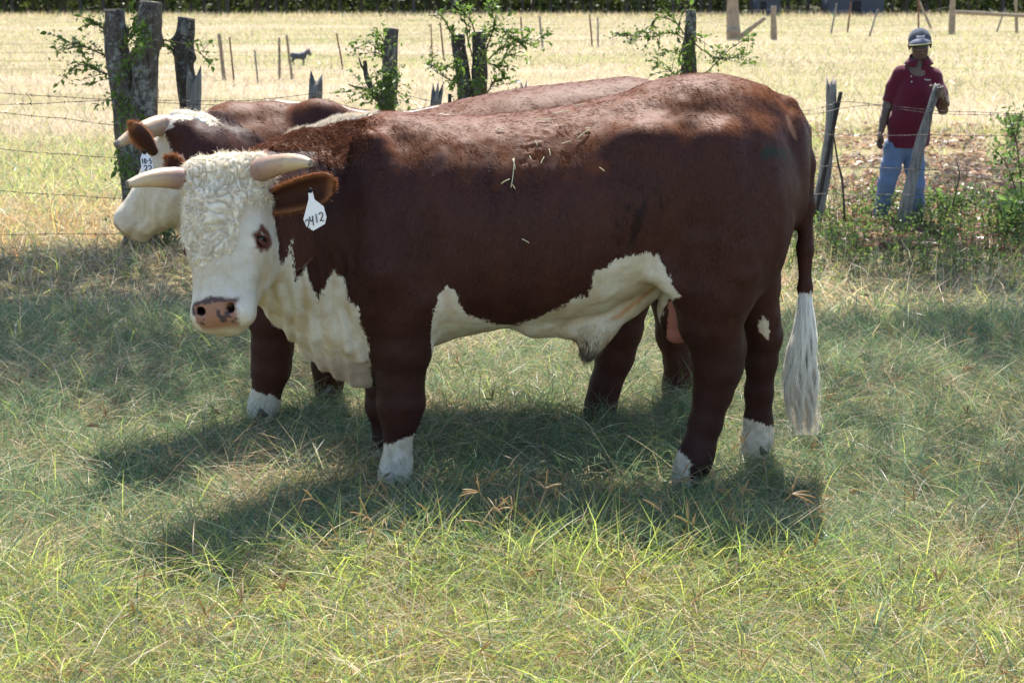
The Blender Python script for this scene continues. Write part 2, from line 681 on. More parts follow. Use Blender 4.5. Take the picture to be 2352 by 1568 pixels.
# -- near turf
nb = 365000
x, y = wedge(nb, 3.4, 9.6, .95, .95)
keep = RNG.random(nb) < .80 + .55 * fbm(P2(x, y), 5.5, 2, 6)
x, y = x[keep], y[keep]; nb = len(x)
cl = fbm(P2(x, y), 1.5, 3, 3)
cl2 = fbm(P2(x, y), .55, 2, 8)
tall = np.exp(-((y - 5.12) / .32) ** 2) * np.exp(-((x - .2) / 1.15) ** 2)
dry = sstep(cl + .5 * cl2, .10, .75)
front = sstep(5.4 - y, 0, .5)
wgt = np.stack([1.1 - .75 * dry, .20 + .45 * tall + .75 * front, .50 + 1.0 * dry + .45 * front, .20 + .40 * dry + .12 * front, .05 + .15 * dry + .18 * front], 1).clip(.02)
wgt = np.hstack([wgt[:, :1] * (.25 + .75 * front[:, None]), wgt[:, :1] * (1 - front[:, None]) * 1.1 + .05, wgt[:, 1:2] * (.35 + .65 * front[:, None]), wgt[:, 2:]])  # sunlit front strip limer, shaded turf behind cooler, put into blade colours
cols, kk = pick_cols(['green', 'cool', 'lime', 'straw', 'brown', 'orange'], wgt)
dead = kk >= 3
ln = RNG.gamma(6, .0262, nb) * (1 + .35 * cl + .5 * tall + .55 * fbm(P2(x, y), 4.5, 2, 6)) * np.where(dead, 1.1, 1)
ln = ln.clip(.035, .34)
lean = np.where(dead, RNG.normal(1.1, .35, nb), RNG.normal(.75, .36, nb))
wid = RNG.uniform(.0020, .0042, nb) * np.where(dead, .8, 1) * (1 + .25 * front)
blades('grass', x, y, ln, wid, np.abs(lean), cols, 1, .5, 'fine green and straw coloured pasture grass around the bulls')

# -- long lodged straws and broad bright leaves among the turf
n = 20000
x, y = wedge(n, 3.4, 9.8, .8)
cols, kk = pick_cols(['straw', 'brown', 'pink', 'green'], np.tile([1, .35, .4, .35], (n, 1)))
blades('dry_stalks', x, y, RNG.uniform(.14, .38, n), RNG.uniform(.0017, .0036, n), RNG.normal(1.15, .25, n), cols, 3, .35, 'long dry stalks lodged over the pasture grass')
n = 1500
x, y = wedge(n, 3.6, 8.0, .8)
keep = RNG.random(n) < (.25 + .75 * np.exp(-((y - 5.1) / .5) ** 2))
x, y = x[keep], y[keep]; n = len(x)
cols, kk = pick_cols(['lime', 'green'], np.tile([1., .5], (n, 1)))
blades('broad_grass', x, y, RNG.uniform(.09, .24, n), RNG.uniform(.004, .0068, n), RNG.normal(.55, .28, n), cols, 3, .5, 'broad bright green grass leaves standing over the turf')

# -- seed heads: a bare stalk ending in a few finger spikes
b = MB(); cc = []
def seedhead(px, py, h, az, lean):
    base = np.array([px, py, float(gz(px, py))])
    d = np.array([math.cos(az) * math.sin(lean), math.sin(az) * math.sin(lean), math.cos(lean)])
    st = np.array([base + d * h * t + np.array([math.cos(az), math.sin(az), -.6]) * h * .22 * t * t for t in np.linspace(0, 1, 6)])
    b.tube(st, np.linspace(.0015, .0010, 6), 4, False)
    top = st[-1]; dd = unit(st[-1] - st[-2])
    for k in range(random.randint(2, 5)):
        a2 = random.uniform(0, 6.28); sp = random.uniform(.4, 1.05)
        e = unit(dd * math.cos(sp) + unit(np.cross(dd, [math.cos(a2), math.sin(a2), .3])) * math.sin(sp))
        L = random.uniform(.05, .095)
        pts = np.array([top + e * L * t + np.array([0, 0, -.018]) * t * t for t in np.linspace(0, 1, 5)])
        b.tube(pts, [.0014, .0026, .0028, .0024, .0010], 4, False, nz=.3)
for k in range(230):
    if k < 80:
        u_, v_ = random.uniform(820, 1800), random.uniform(1190, 1330)
        q = ground(u_, v_)
        seedhead(q[0], q[1], random.uniform(.13, .27), random.uniform(0, 6.28), random.uniform(.2, .9))
    else:
        sx, sy = wedge(1, 3.6, 8.5, .9)
        seedhead(sx[0], sy[0], random.uniform(.12, .24), random.uniform(0, 6.28), random.uniform(.3, 1.1))
me = b.mesh('seed_stalks')
set_attr(me, 'col', np.tile([.44, .33, .18], (b.n, 1)), 'FLOAT_COLOR')
link('seed_stalks', me, GRASS, None, 'tan finger shaped grass seed heads over the turf', 'grass', None, 'stuff')

# -- middle distance
nb = 120000
x, y = wedge(nb, 8.8, 24, .75, 1.0)
u_, v_ = proj(np.stack([x, y, 0 * x], 1))
c1 = fbm(P2(x * .6, y), .5, 3, 5)
left = sstep(1500 - u_, 0, 500)
band_or = np.exp(-((y - 13.6) / 1.3) ** 2) * left
band_gr = np.exp(-((y - 18.3) / 2.6) ** 2) * (.25 + .75 * left) + (1 - left) * .9 * sstep(y, 15, 17)
band_pk = sstep(y + 1.5 * c1, 21.5, 24) * left
shade = np.exp(-((y - 10.9) / 1.1) ** 2) * left
litter = sstep(u_ + 60 * c1, 1830, 1960) * sstep(25.5 - y + 2 * c1, 0, 5) * sstep(y, 10.5, 12.5)
wgt = np.stack([.35 + .5 * (y < 10) + .4 * band_gr + .2 * litter, .10 + .55 * band_gr + .3 * c1, .45 + .3 * shade + .3 * band_or, .12 + 1.2 * shade + .9 * litter, .08 + 1.8 * band_or, .08 + 2.2 * band_pk, .15 + .9 * band_gr], 1).clip(.02)
cols, kk = pick_cols(['cool', 'lime', 'straw', 'brown', 'orange', 'pink', 'yellow'], wgt)
keep = RNG.random(nb) > .88 * litter
x, y, cols, kk = x[keep], y[keep], cols[keep], kk[keep]; n = len(x)
blades('meadow_grass', x, y, RNG.gamma(7, .028, n).clip(.06, .42) * np.where(y < 11, .8, 1), RNG.uniform(.004, .009, n), np.abs(RNG.normal(.7, .4, n)), cols, 1, .45, 'dry mixed meadow grass along the wire fence')

# -- far field
nb = 170000
x, y = wedge(nb, 23, 235, 1.25, 2.0)
c1 = fbm(P2(x * .35, y), .10, 3, 5); c2 = fbm(P2(x * .5, y), .32, 2, 6)
pk = sstep(1.3 * c1 + .6 * c2 + .5 * np.exp(-((y - 29) / 8) ** 2) * (x < 4) - .35 * sstep(x / y, .0, .2), -.05, .5)
wgt = np.stack([.40 * (1 - pk), .55 * (1 - pk), .55 + 0 * pk, .55 + 1.8 * pk, .9 * (1 - pk) + .05], 1).clip(.02)
cols, kk = pick_cols(['green', 'lime', 'straw', 'pink', 'yellow'], wgt)
cols = cols * (.74 + .34 * c2 + .15 * c1)[:, None].clip(.42, 1.05)
n = nb
sz = 1 + y / 60
blades('hayfield_grass', x, y, RNG.gamma(7, .034, n).clip(.08, .5) * (1 + .25 * c2), RNG.uniform(.007, .013, n) * sz, np.abs(RNG.normal(.6, .35, n)), cols, 0, .35, 'sunlit dry hay field grass behind the fences')
# tall weeds along the wood edge
n = 26000
x = RNG.uniform(-110, 110, n); y = 222 + RNG.uniform(0, 14, n)
cols, kk = pick_cols(['pink', 'straw', 'yellow', 'green'], np.tile([.9, .8, .7, .5], (n, 1)))
blades('tall_weeds', x, y, RNG.gamma(7, .10, n).clip(.3, 1.3), RNG.uniform(.05, .10, n), np.abs(RNG.normal(.3, .2, n)), cols, 0, .3, 'tall seeding weeds along the foot of the dark wood')
# ------------------------------------------------------------------ cattle materials
def add_translucency(nt, b, out, col, amt):
    g = N(nt)
    t = g.node('ShaderNodeBsdfTranslucent'); g.put(t.inputs[0], col)
    mx = g.node('ShaderNodeMixShader'); mx.inputs[0].default_value = amt
    nt.links.new(b.outputs[0], mx.inputs[1]); nt.links.new(t.outputs[0], mx.inputs[2]); nt.links.new(mx.outputs[0], out.inputs[0])


def coat_material(name, hair=False):
    m, nt, b, out = new_mat(name)
    g = N(nt)
    P = g.coord()
    wm = g.attr('white')                       # signed distance in centimetres, > 0 is white hair
    tint = g.attr('tint', 'Color')
    tmix = g.attr('tintmix')
    jag = g.math('ADD', g.math('MULTIPLY', g.math('SUBTRACT', g.noise(g.mapping(P, (1, 1, .45)), 55, 4, .6), .5), 3.2),
                 g.math('ADD', g.math('MULTIPLY', g.math('SUBTRACT', g.noise(P, 14, 3), .5), 3.5), g.math('MULTIPLY', g.math('SUBTRACT', g.noise(g.mapping(P, (1, 1, .3)), 190, 2), .5), 3.0)))
    fac = g.step(g.math('ADD', wm, jag), -.35, .45)
    n1 = g.noise(g.mapping(P, (1.6, 1, .8)), 3.2, 4, .6)
    n2 = g.noise(g.mapping(P, (18, 18, 5)), 9, 4, .6)
    red = g.ramp(n1, [(.25, (.029, .0108, .0090)), (.5, (.044, .0162, .0130)), (.78, (.066, .0240, .0170))])
    red = g.mix(g.step(n2, .35, .75), red, g.mix(.5, red, (.080, .034, .023)))
    w1 = g.noise(P, 7, 4, .65)
    w2 = g.noise(g.mapping(P, (1, 1, .5)), 40, 4, .6)
    white = g.ramp(w1, [(.3, (.48, .38, .25)), (.52, (.61, .54, .43)), (.75, (.68, .635, .555))])
    white = g.mix(g.step(w2, .55, .8), white, (.52, .41, .27))
    col = g.mix(fac, red, white)
    col = g.mix(tmix, col, tint)
    g.put(b.inputs['Base Color'], col)
    b.inputs['Roughness'].default_value = .50
    b.inputs['Specular IOR Level'].default_value = .04 if hair else .105
    if hair:
        add_translucency(nt, b, out, col, .35)
        return m
    hgt = g.math('ADD', g.noise(g.mapping(P, (60, 60, 18)), 6, 4, .65), g.math('MULTIPLY', g.noise(g.mapping(P, (1, 1, .5)), 34, 4, .6, 1.2), 1.3))
    hgt = g.math('MULTIPLY', hgt, g.math('ADD', .35, g.math('MULTIPLY', fac, .9)))
    g.put(b.inputs['Normal'], g.bump(hgt, .5, .006))
    return m


COAT = coat_material('hereford_coat')
HAIRM = coat_material('hereford_hair', True)
def wool_material(name, tr, lo=(.47, .375, .24), hi=(.84, .77, .63), mid=(.68, .58, .42)):
    m, nt, b, out = new_mat(name)
    g = N(nt); P = g.coord()
    a = g.attr('shade')
    c = g.mix(a, lo, hi)
    c = g.mix(g.step(g.noise(P, 60, 3), .4, .8), c, mid)
    g.put(b.inputs['Base Color'], c)
    b.inputs['Roughness'].default_value = .7
    b.inputs['Specular IOR Level'].default_value = .08
    if tr: add_translucency(nt, b, out, c, tr)
    return m
WOOL = wool_material('loose_white_hair', .28)
WOOLCAP = wool_material('curly_wool', 0)
SWITCH = wool_material('tail_hair', .35, (.62, .50, .32), (.93, .91, .87), (.88, .83, .74))
def horn_material():
    m, nt, b, out = new_mat('horn_keratin')
    g = N(nt); P = g.coord(); a = g.attr('along')
    n = g.noise(P, 26, 4, .6)
    f = g.math('ADD', a, g.math('MULTIPLY', g.math('SUBTRACT', n, .5), .35))
    c = g.ramp(f, [(.02, (.40, .24, .16)), (.2, (.27, .155, .12)), (.42, (.40, .255, .155)), (.62, (.50, .36, .215)), (.93, (.54, .41, .26)), (.985, (.12, .10, .09))])
    c = g.mix(g.step(g.noise(g.mapping(P, (3, 3, 9)), 9, 3), .55, .75), c, (.32, .20, .17))
    g.put(b.inputs['Base Color'], c)
    b.inputs['Roughness'].default_value = .42
    g.put(b.inputs['Normal'], g.bump(g.noise(P, 70, 4), .25, .004))
    return m
HORN = horn_material()
HOOF = simple_mat('hoof_horn', (.10, .085, .07), .5, .4, 40, .4, .3)
EYE = simple_mat('eye_wet', (.012, .008, .006), .08, .6)
TAGM = simple_mat('tag_plastic', (.86, .84, .85), .35, .4, 30, .06)
INK = simple_mat('tag_ink', (.012, .011, .014), .6, .2)


# ------------------------------------------------------------------ head frame
class HeadFrame:
    def __init__(s, O, yaw, tilt, roll, scale=1.0):
        """yaw: direction the face looks, degrees from -Y towards -X; tilt: muzzle forward of vertical"""
        yw, T, r = map(math.radians, (yaw, tilt, roll))
        d = np.array([-math.sin(yw), -math.cos(yw), 0.])
        Z = np.array([0, 0, 1.])
        L = -math.cos(T) * Z + math.sin(T) * d
        Nn = math.cos(T) * d + math.sin(T) * Z
        Wd = np.cross(Z, d)
        # roll about the face normal
        c, sn = math.cos(r), math.sin(r)
        s.W = Wd * c - L * sn
        s.L = L * c + Wd * sn
        s.N = Nn
        s.O = np.asarray(O, float); s.k = scale
        s.R = np.stack([s.W, s.L, s.N], 1)

    def p(s, w, l, n): return s.O + s.k * (w * s.W + l * s.L + n * s.N)

    def loc(s, P): return ((np.asarray(P) - s.O) @ s.R) / s.k


def head_field(F, hf, ew=.132, el=.248):
    k = hf.k
    E = lambda c, r, kk=.03, op='add': F.ell(hf.p(*c), np.array(r) * k, hf.R, kk, op)
    C = lambda a, b, r1, r2, kk=.03, op='add': F.cone(hf.p(*a), hf.p(*b), r1 * k, r2 * k, kk, op)
    E((0, .155, -.105), (.140, .150, .105), .04)             # forehead
    E((0, .055, -.10), (.115, .060, .095), .05)               # poll
    for s in (-1, 1):
        E((s * .095, .05, -.105), (.06, .06, .06), .04)       # horn boss
        E((s * (ew - .027), el - .013, -.095), (.042, .055, .055), .035)  # brow and orbit
        E((s * .085, .27, -.165), (.055, .13, .115), .05)     # cheek
        C((s * .062, .29, -.225), (s * .036, .49, -.15), .062, .042, .05)
        C((s * .062, .33, -.10), (s * .055, .47, -.085), .055, .052, .04)
        E((s * .062, .522, -.075), (.048, .055, .060), .03)   # lips either side
        E((s * .05, .508, -.042), (.034, .034, .026), .02)    # nostril wing
    C((0, .20, -.075), (0, .47, -.068), .088, .066, .05)     # nasal bridge
    E((0, .515, -.065), (.080, .056, .052), .03)             # nose pad
    E((0, .555, -.115), (.060, .034, .052), .03)             # lower lip / chin
    C((0, .12, -.20), (0, .34, -.20), .12, .10, .06)         # skull depth
    for s in (-1, 1):
        E((s * (ew - .002), el, -.088), (.024, .026, .028), .012, 'sub')     # socket
        C((s * .048, .522, -.018), (s * .064, .500, -.050), .015, .012, .012, 'sub')
    C((-.07, .556, -.072), (.07, .556, -.072), .006, .006, .008, 'sub')  # mouth line


def sample_surface(V, Q, fn, n, weight=None):
    area = np.linalg.norm(fn, axis=1)
    if weight is not None: area = area * weight
    pr = area / area.sum()
    f = RNG.choice(len(Q), n, p=pr)
    a = RNG.random((n, 1)); b = RNG.random((n, 1))
    q = Q[f]
    P = (V[q[:, 0]] * (1 - a) + V[q[:, 1]] * a) * (1 - b) + (V[q[:, 3]] * (1 - a) + V[q[:, 2]] * a) * b
    return P, q[:, 0]


def make_horn(name, parent, pts, radii):
    c = smooth_curve(pts, 26)
    r = np.interp(np.linspace(0, 1, 26), np.linspace(0, 1, len(radii)), radii)
    c = np.vstack([c, c[-1] + (c[-1] - c[-2]) * .12]); r = np.append(r, r[-1] * .72)
    t = np.linspace(0, 1, 27)
    r = r * (1 + .022 * np.sin(t * 75 + 2 * np.sin(t * 9)) * (1 - t))
    b = MB(); b.tube(c, r, 20, True, 1.0, a=t, nz=.03)
    return link(name, b.mesh(name, True, 'along'), HORN, parent)


def make_ear(parent, base, tip, up, face, wid, curl=.55, prof=((0, .35), (.25, .75), (.55, 1.), (.8, .86), (.95, .45), (1, .12)), fringe=True, white=-9.):
    """cupped leaf; up: width direction, face: direction the hollow looks"""
    base, tip, up, face = map(lambda a: np.asarray(a, float), (base, tip, up, face))
    nt_, ns = 22, 15
    ax = tip - base
    t = np.linspace(0, 1, nt_)
    hw = np.interp(t, [p[0] for p in prof], [p[1] for p in prof]) * wid
    V = []
    for i in range(nt_):
        s = np.linspace(-1, 1, ns)
        lift = curl * hw[i] * (s ** 2) * (1.15 - .5 * t[i])
        bow = -.10 * math.sin(t[i] * math.pi) * np.linalg.norm(ax)
        V.append(base + ax * t[i] + np.outer(s * hw[i] * (1 - .18 * np.abs(s)), up) + np.outer(lift + bow * 1.0, face))
    V = np.array(V).reshape(-1, 3)
    V += .004 * noise3(V, 22)[:, None] * face
    i = np.arange(nt_ - 1)[:, None] * ns; j = np.arange(ns - 1)[None, :]
    q = np.stack([i + j, i + j + 1, i + ns + j + 1, i + ns + j], -1).reshape(-1, 4)
    me = mesh_from('ear', V, [q], True)
    n = len(V)
    set_attr(me, 'white', np.full(n, white)); set_attr(me, 'tintmix', np.full(n, .85))
    ss = np.abs(np.tile(np.linspace(-1, 1, ns), nt_)); tt_ = np.repeat(t, ns)
    rim_glow = np.maximum(sstep(ss, .62, .95), sstep(tt_, .84, .97))[:, None]
    set_attr(me, 'tint', np.array([[.060, .024, .015]]) * (1 - rim_glow) + np.array([[.26, .105, .045]]) * rim_glow, 'FLOAT_COLOR')  # backlight on the rim and the darker hollow are painted into the tint
    ear = link('ear', me, COAT, parent)
    md = ear.modifiers.new('thick', 'SOLIDIFY'); md.thickness = .009; md.offset = 0
    if fringe:
        rim = np.concatenate([np.arange(nt_) * ns, np.arange(nt_) * ns + ns - 1, (nt_ - 1) * ns + np.arange(ns)])
        k = 1500
        idx = RNG.choice(rim, k)
        P = V[idx] + RNG.normal(0, .005, (k, 3))
        cen = base + ax * .55
        D = unit(unit(P - cen) + .5 * face + .35 * unit(ax) + RNG.normal(0, .35, (k, 3)))
        inner = V[RNG.integers(0, n, 900)] + face * .004
        Di = unit(np.tile(unit(ax), (900, 1)) + .45 * face + RNG.normal(0, .35, (900, 3)))
        P = np.vstack([P, inner]); D = np.vstack([D, Di])
        Nn = unit(np.cross(D, RNG.normal(size=D.shape)))
        hv, hq, ht, per = ribbons(P, D, Nn, RNG.uniform(.006, .017, len(P)), .0013, 1)
        hm = mesh_from('ear_hair', hv, [hq, ht], True)
        m = len(hv)
        set_attr(hm, 'white', np.full(m, white)); set_attr(hm, 'tintmix', np.full(m, .9))
        set_attr(hm, 'tint', np.repeat(np.vstack([np.tile([.34, .145, .062], (k, 1)), np.tile([.10, .040, .022], (900, 1))]), per, axis=0), 'FLOAT_COLOR')  # rim hairs tinted brighter to stand in for sun shining through
        link('ear_hair', hm, HAIRM, ear, kind='stuff')
    return ear


STROKES = {
    '2': [[(0.05, .78), (.3, .98), (.75, .9), (.8, .62), (.45, .3), (.05, .06), (.25, .16), (.55, .02), (.9, .06)]],
    '4': [[(.08, .95), (.05, .6), (.35, .5), (.8, .62)], [(.8, .98), (.72, .5), (.7, 0.0)]],
    '1': [[(.5, 1.0), (.5, .5), (.48, 0.0)]],
    '0': [[(.5, .98), (.12, .7), (.14, .25), (.5, .02), (.86, .3), (.85, .72), (.5, .98)]],
    '-': [[(.15, .5), (.85, .5)]],
    '5': [[(.85, .97), (.2, .95), (.18, .58), (.6, .6), (.85, .32), (.5, .02), (.1, .1)]],
}


def make_tag(parent, origin, right, down, nrm, outline, rows, stroke, name='ear_tag'):
    """outline in metres (right, down); rows: (text, x, y, charw, charh, skew)"""
    right, down, nrm, origin = (np.asarray(a, float) for a in (right, down, nrm, origin))
    to = lambda x, y, n=0.: origin + right * x + down * y + nrm * n
    o = np.array(outline, float)
    n = len(o)
    bow = lambda x, y: .004 * math.sin(y * 22)
    V = [to(x, y, .0012 + bow(x, y)) for x, y in o] + [to(x, y, -.0012 + bow(x, y)) for x, y in o]
    me = bpy.data.meshes.new(name)
    me.from_pydata([tuple(p) for p in V], [], [list(range(n)), list(range(2 * n - 1, n - 1, -1))] + [[i, i + n, (i + 1) % n + n, (i + 1) % n] for i in range(n)])
    me.update()
    t = link(name, me, TAGM, parent)
    b = MB()
    for text, x0, y0, cw, ch, skew in rows:
        for ci, chh in enumerate(text):
            for st in STROKES[chh]:
                pts = smooth_curve(st, 14) if len(st) > 2 else np.array(st)
                P = np.array([to(x0 + ci * cw * 1.28 + px * cw, y0 + (1 - py) * ch + skew * (ci * cw * 1.28 + px * cw), .0022 + bow(0, y0 + (1 - py) * ch)) for px, py in pts])
                b.tube(P, stroke, 5, True)
    link('tag_number', b.mesh('tag_number'), INK, t)
    bb = MB()
    bb.tube(np.array([to(0, -.004, -.006), to(0, -.004, .006)]), .009, 12)
    link('tag_button', bb.mesh('tag_button'), INK, t)
    return t


def hair_coat(body, V, Q, Nv, fn, white, tint, tintmix, count, flow, length, weight=None, name='coat_hair', width=.0016, lift=.22, boost=None):
    P, vi = sample_surface(V, Q, fn, count, weight)
    n = Nv[vi]
    D = flow(P)
    D = unit(D - n * (D * n).sum(1)[:, None])
    D = unit(D + n * lift + RNG.normal(0, .16, (count, 3)) + .35 * np.stack([noise3(P, 14, 3), noise3(P, 14, 4), noise3(P, 14, 5)], 1))
    Nn = unit(np.cross(D, n + RNG.normal(0, .4, (count, 3))))
    ln = length(P, n) * RNG.uniform(.6, 1.25, count)
    hv, hq, ht, per = ribbons(P - n * .001, D, Nn, ln, width, 1, bend=-n * (ln * .18)[:, None])
    hm = mesh_from(name, hv, [hq, ht], True)
    set_attr(hm, 'white', np.repeat(white[vi] + RNG.normal(0, .5, count), per))
    sh = RNG.uniform(.75, 1.25, count)
    set_attr(hm, 'tint', np.repeat(tint[vi] * sh[:, None], per, axis=0), 'FLOAT_COLOR')
    set_attr(hm, 'tintmix', np.repeat(tintmix[vi], per))
    return link(name, hm, HAIRM, body, kind='stuff')


def make_hoof(parent, c, fwd, size=.062):
    """cloven hoof: two claws"""
    c = np.asarray(c, float); f = unit(np.asarray(fwd, float)); s = np.cross([0, 0, 1.], f)
    b = MB()
    for k in (-1, 1):
        pts, rr = [], []
        for t in np.linspace(0, 1, 7):
            p = c + s * k * size * .5 + f * (t - .45) * size * .95 + np.array([0, 0, size * (1.05 * (1 - t) + .05)])
            pts.append(p); rr.append(size * (.62 - .30 * t))
        b.tube(np.array(pts), np.array(rr), 10, True)
    return link('hoof', b.mesh('hoof'), HOOF, parent)


def wool_cap(parent, hf, ew, el, weight, name='forehead_curls', strands=15000, amp=.0125):
    """woolly forehead: a fine skin over the skull raised into rounded curls, with loose strands on it"""
    c = hf.p(0, .2, -.1)
    F = Field(c - .34, c + .34, .0036)
    head_field(F, hf, ew, el)
    V, Q = F.surface(1)
    h = hf.loc(V); Nv, fn = normals(V, Q)
    w = weight(h, Nv, V)
    q = h * [1, 1, 1]
    warp = np.stack([noise3(q, 26, 3), noise3(q, 26, 4), noise3(q, 26, 5)], 1) * .016
    fl = noise3(q, 9, 6)[:, None]
    st = q + warp + np.stack([h[:, 1] * .35, -h[:, 0] * .35, 0 * h[:, 0]], 1) * fl
    b1 = np.abs(noise3(st * [1, .72, 1], 54, 7)); b2 = np.abs(noise3(st + warp, 85, 8))
    curls = np.clip(b1 * 1.9, 0, 1) ** .7 * .8 + .35 * b2
    low = fbm(q, 14, 2, 9)
    d = w * (.003 + amp * curls + .006 * low) - (1 - w) * .008
    keep = (w[Q] > .05).all(1)
    V2 = V + Nv * d[:, None]
    Q = Q[keep]
    used = np.unique(Q); mp = np.full(len(V), -1); mp[used] = np.arange(len(used))
    V2, Q2, sh, nn, ww, hh = V2[used], mp[Q], np.clip(.08 + 1.0 * curls[used] + .3 * low[used] + .25 * (1 - w[used]), 0, 1), Nv[used], w[used], h[used]  # shade in the curl creases is put into the colour
    me = mesh_from(name, V2, [Q2], True); set_attr(me, 'shade', sh)
    o = link(name, me, WOOLCAP, parent, kind='stuff')
    N2, fn2 = normals(V2, Q2)
    P, vi = sample_surface(V2, Q2, fn2, strands, np.clip(ww[Q2[:, 0]], 0, 1))
    a = 3.2 * noise3(hh[vi], 22, 2) + np.where(hh[vi, 0] > 0, .9, 2.2)
    n_ = N2[vi]
    D = np.cos(a)[:, None] * hf.W + np.sin(a)[:, None] * hf.L
    D = unit(D - n_ * (D * n_).sum(1)[:, None] + .12 * n_ + RNG.normal(0, .15, P.shape))
    ln = RNG.uniform(.012, .034, strands)
    Nn = unit(np.cross(D, n_ + RNG.normal(0, .3, P.shape)))
    bend = np.cross(n_, D) * (ln * RNG.choice([-.5, .5], strands))[:, None] - n_ * (ln * .1)[:, None]
    hv, hq, ht, per = ribbons(P, D, Nn, ln, .0015, 2, bend)
    hm = mesh_from('curl_strands', hv, [hq, ht], True); set_attr(hm, 'shade', np.repeat(np.clip(sh[vi] + RNG.normal(.05, .15, strands), 0, 1), per))
    link('curl_strands', hm, WOOL, o, kind='stuff')
    return o


# ------------------------------------------------------------------ near bull
YM = 6.22
STN = np.array([
    # u, top, bottom, half width
    (690, 325, 770, .17), (750, 294, 835, .24), (820, 270, 872, .315), (900, 258, 850, .365), (980, 262, 808, .39), (1060, 264, 778, .41),
    (1160, 263, 760, .425), (1280, 249, 755, .43), (1380, 226, 730, .42), (1450, 211, 694, .405), (1520, 196, 662, .39),
    (1600, 185, 640, .37), (1690, 189, 640, .35), (1742, 203, 630, .315), (1778, 220, 600, .25), (1803, 246, 530, .15)], float)


def torso_tables():
    X = np.array([at(u, t, YM)[0] for u, t, b, w in STN])
    T = np.array([at(u, t, YM)[2] for u, t, b, w in STN])
    B = np.array([at(u, b, YM - .12)[2] for u, t, b, w in STN])
    return X, T, B, STN[:, 3].copy()


def cr(xs, X, Y):
    """smooth interpolation"""
    fine = np.interp(xs, X, Y)
    k = np.linspace(-.07, .07, 9)
    return np.mean([np.interp(xs + d, X, Y) for d in k], axis=0) * .8 + fine * .2


def torso(F, X, T, B, W, yc, k=.05, ybend=None):
    x0, x1 = X[0], X[-1]
    def fn(x, y, z):
        xs = np.clip(x[:, 0, 0], x0, x1)
        t = cr(xs, X, T); b = cr(xs, X, B); wv = cr(xs, X, W)
        end = np.maximum(np.maximum(x0 - x[:, 0, 0], x[:, 0, 0] - x1), 0)
        sh = np.sqrt(np.clip(1 - (end / .10) ** 2, 0.0, 1))
        zc = (t + b) / 2; h = (t - b) / 2 * (.35 + .65 * sh)
        wv = wv * (.25 + .75 * sh)
        zc, h, wv = (a[:, None, None] for a in (zc, h, wv))
        yy = yc + (ybend(xs)[:, None, None] if ybend else 0)
        tt = np.clip((z - zc) / h, -1.2, 1.2)
        ww = wv * (1 - .16 * np.clip(tt, 0, 1.2) ** 1.6 - .10 * np.clip(-tt, 0, 1.2) ** 2)
        n = 2.35
        r = ((np.abs(y - yy) / ww) ** n + np.abs(tt) ** n) ** (1 / n)
        d = (r - 1) * np.minimum(ww, h) * .92
        return d + np.maximum(end[:, None, None] - .10, 0) * 2
    F.func((x0 - .14, yc - .62, B.min() - .1), (x1 + .14, yc + .62, T.max() + .1), fn, k)


def px_chain(F, pts, k=.035, sq=None):
    F.chain([(at(u, v, Y), r / ppm(at(u, v, Y))) for u, v, Y, r in pts], k, sq)


def attr_bundle(me, white, tint, tintmix):
    set_attr(me, 'white', white); set_attr(me, 'tint', tint, 'FLOAT_COLOR'); set_attr(me, 'tintmix', tintmix)


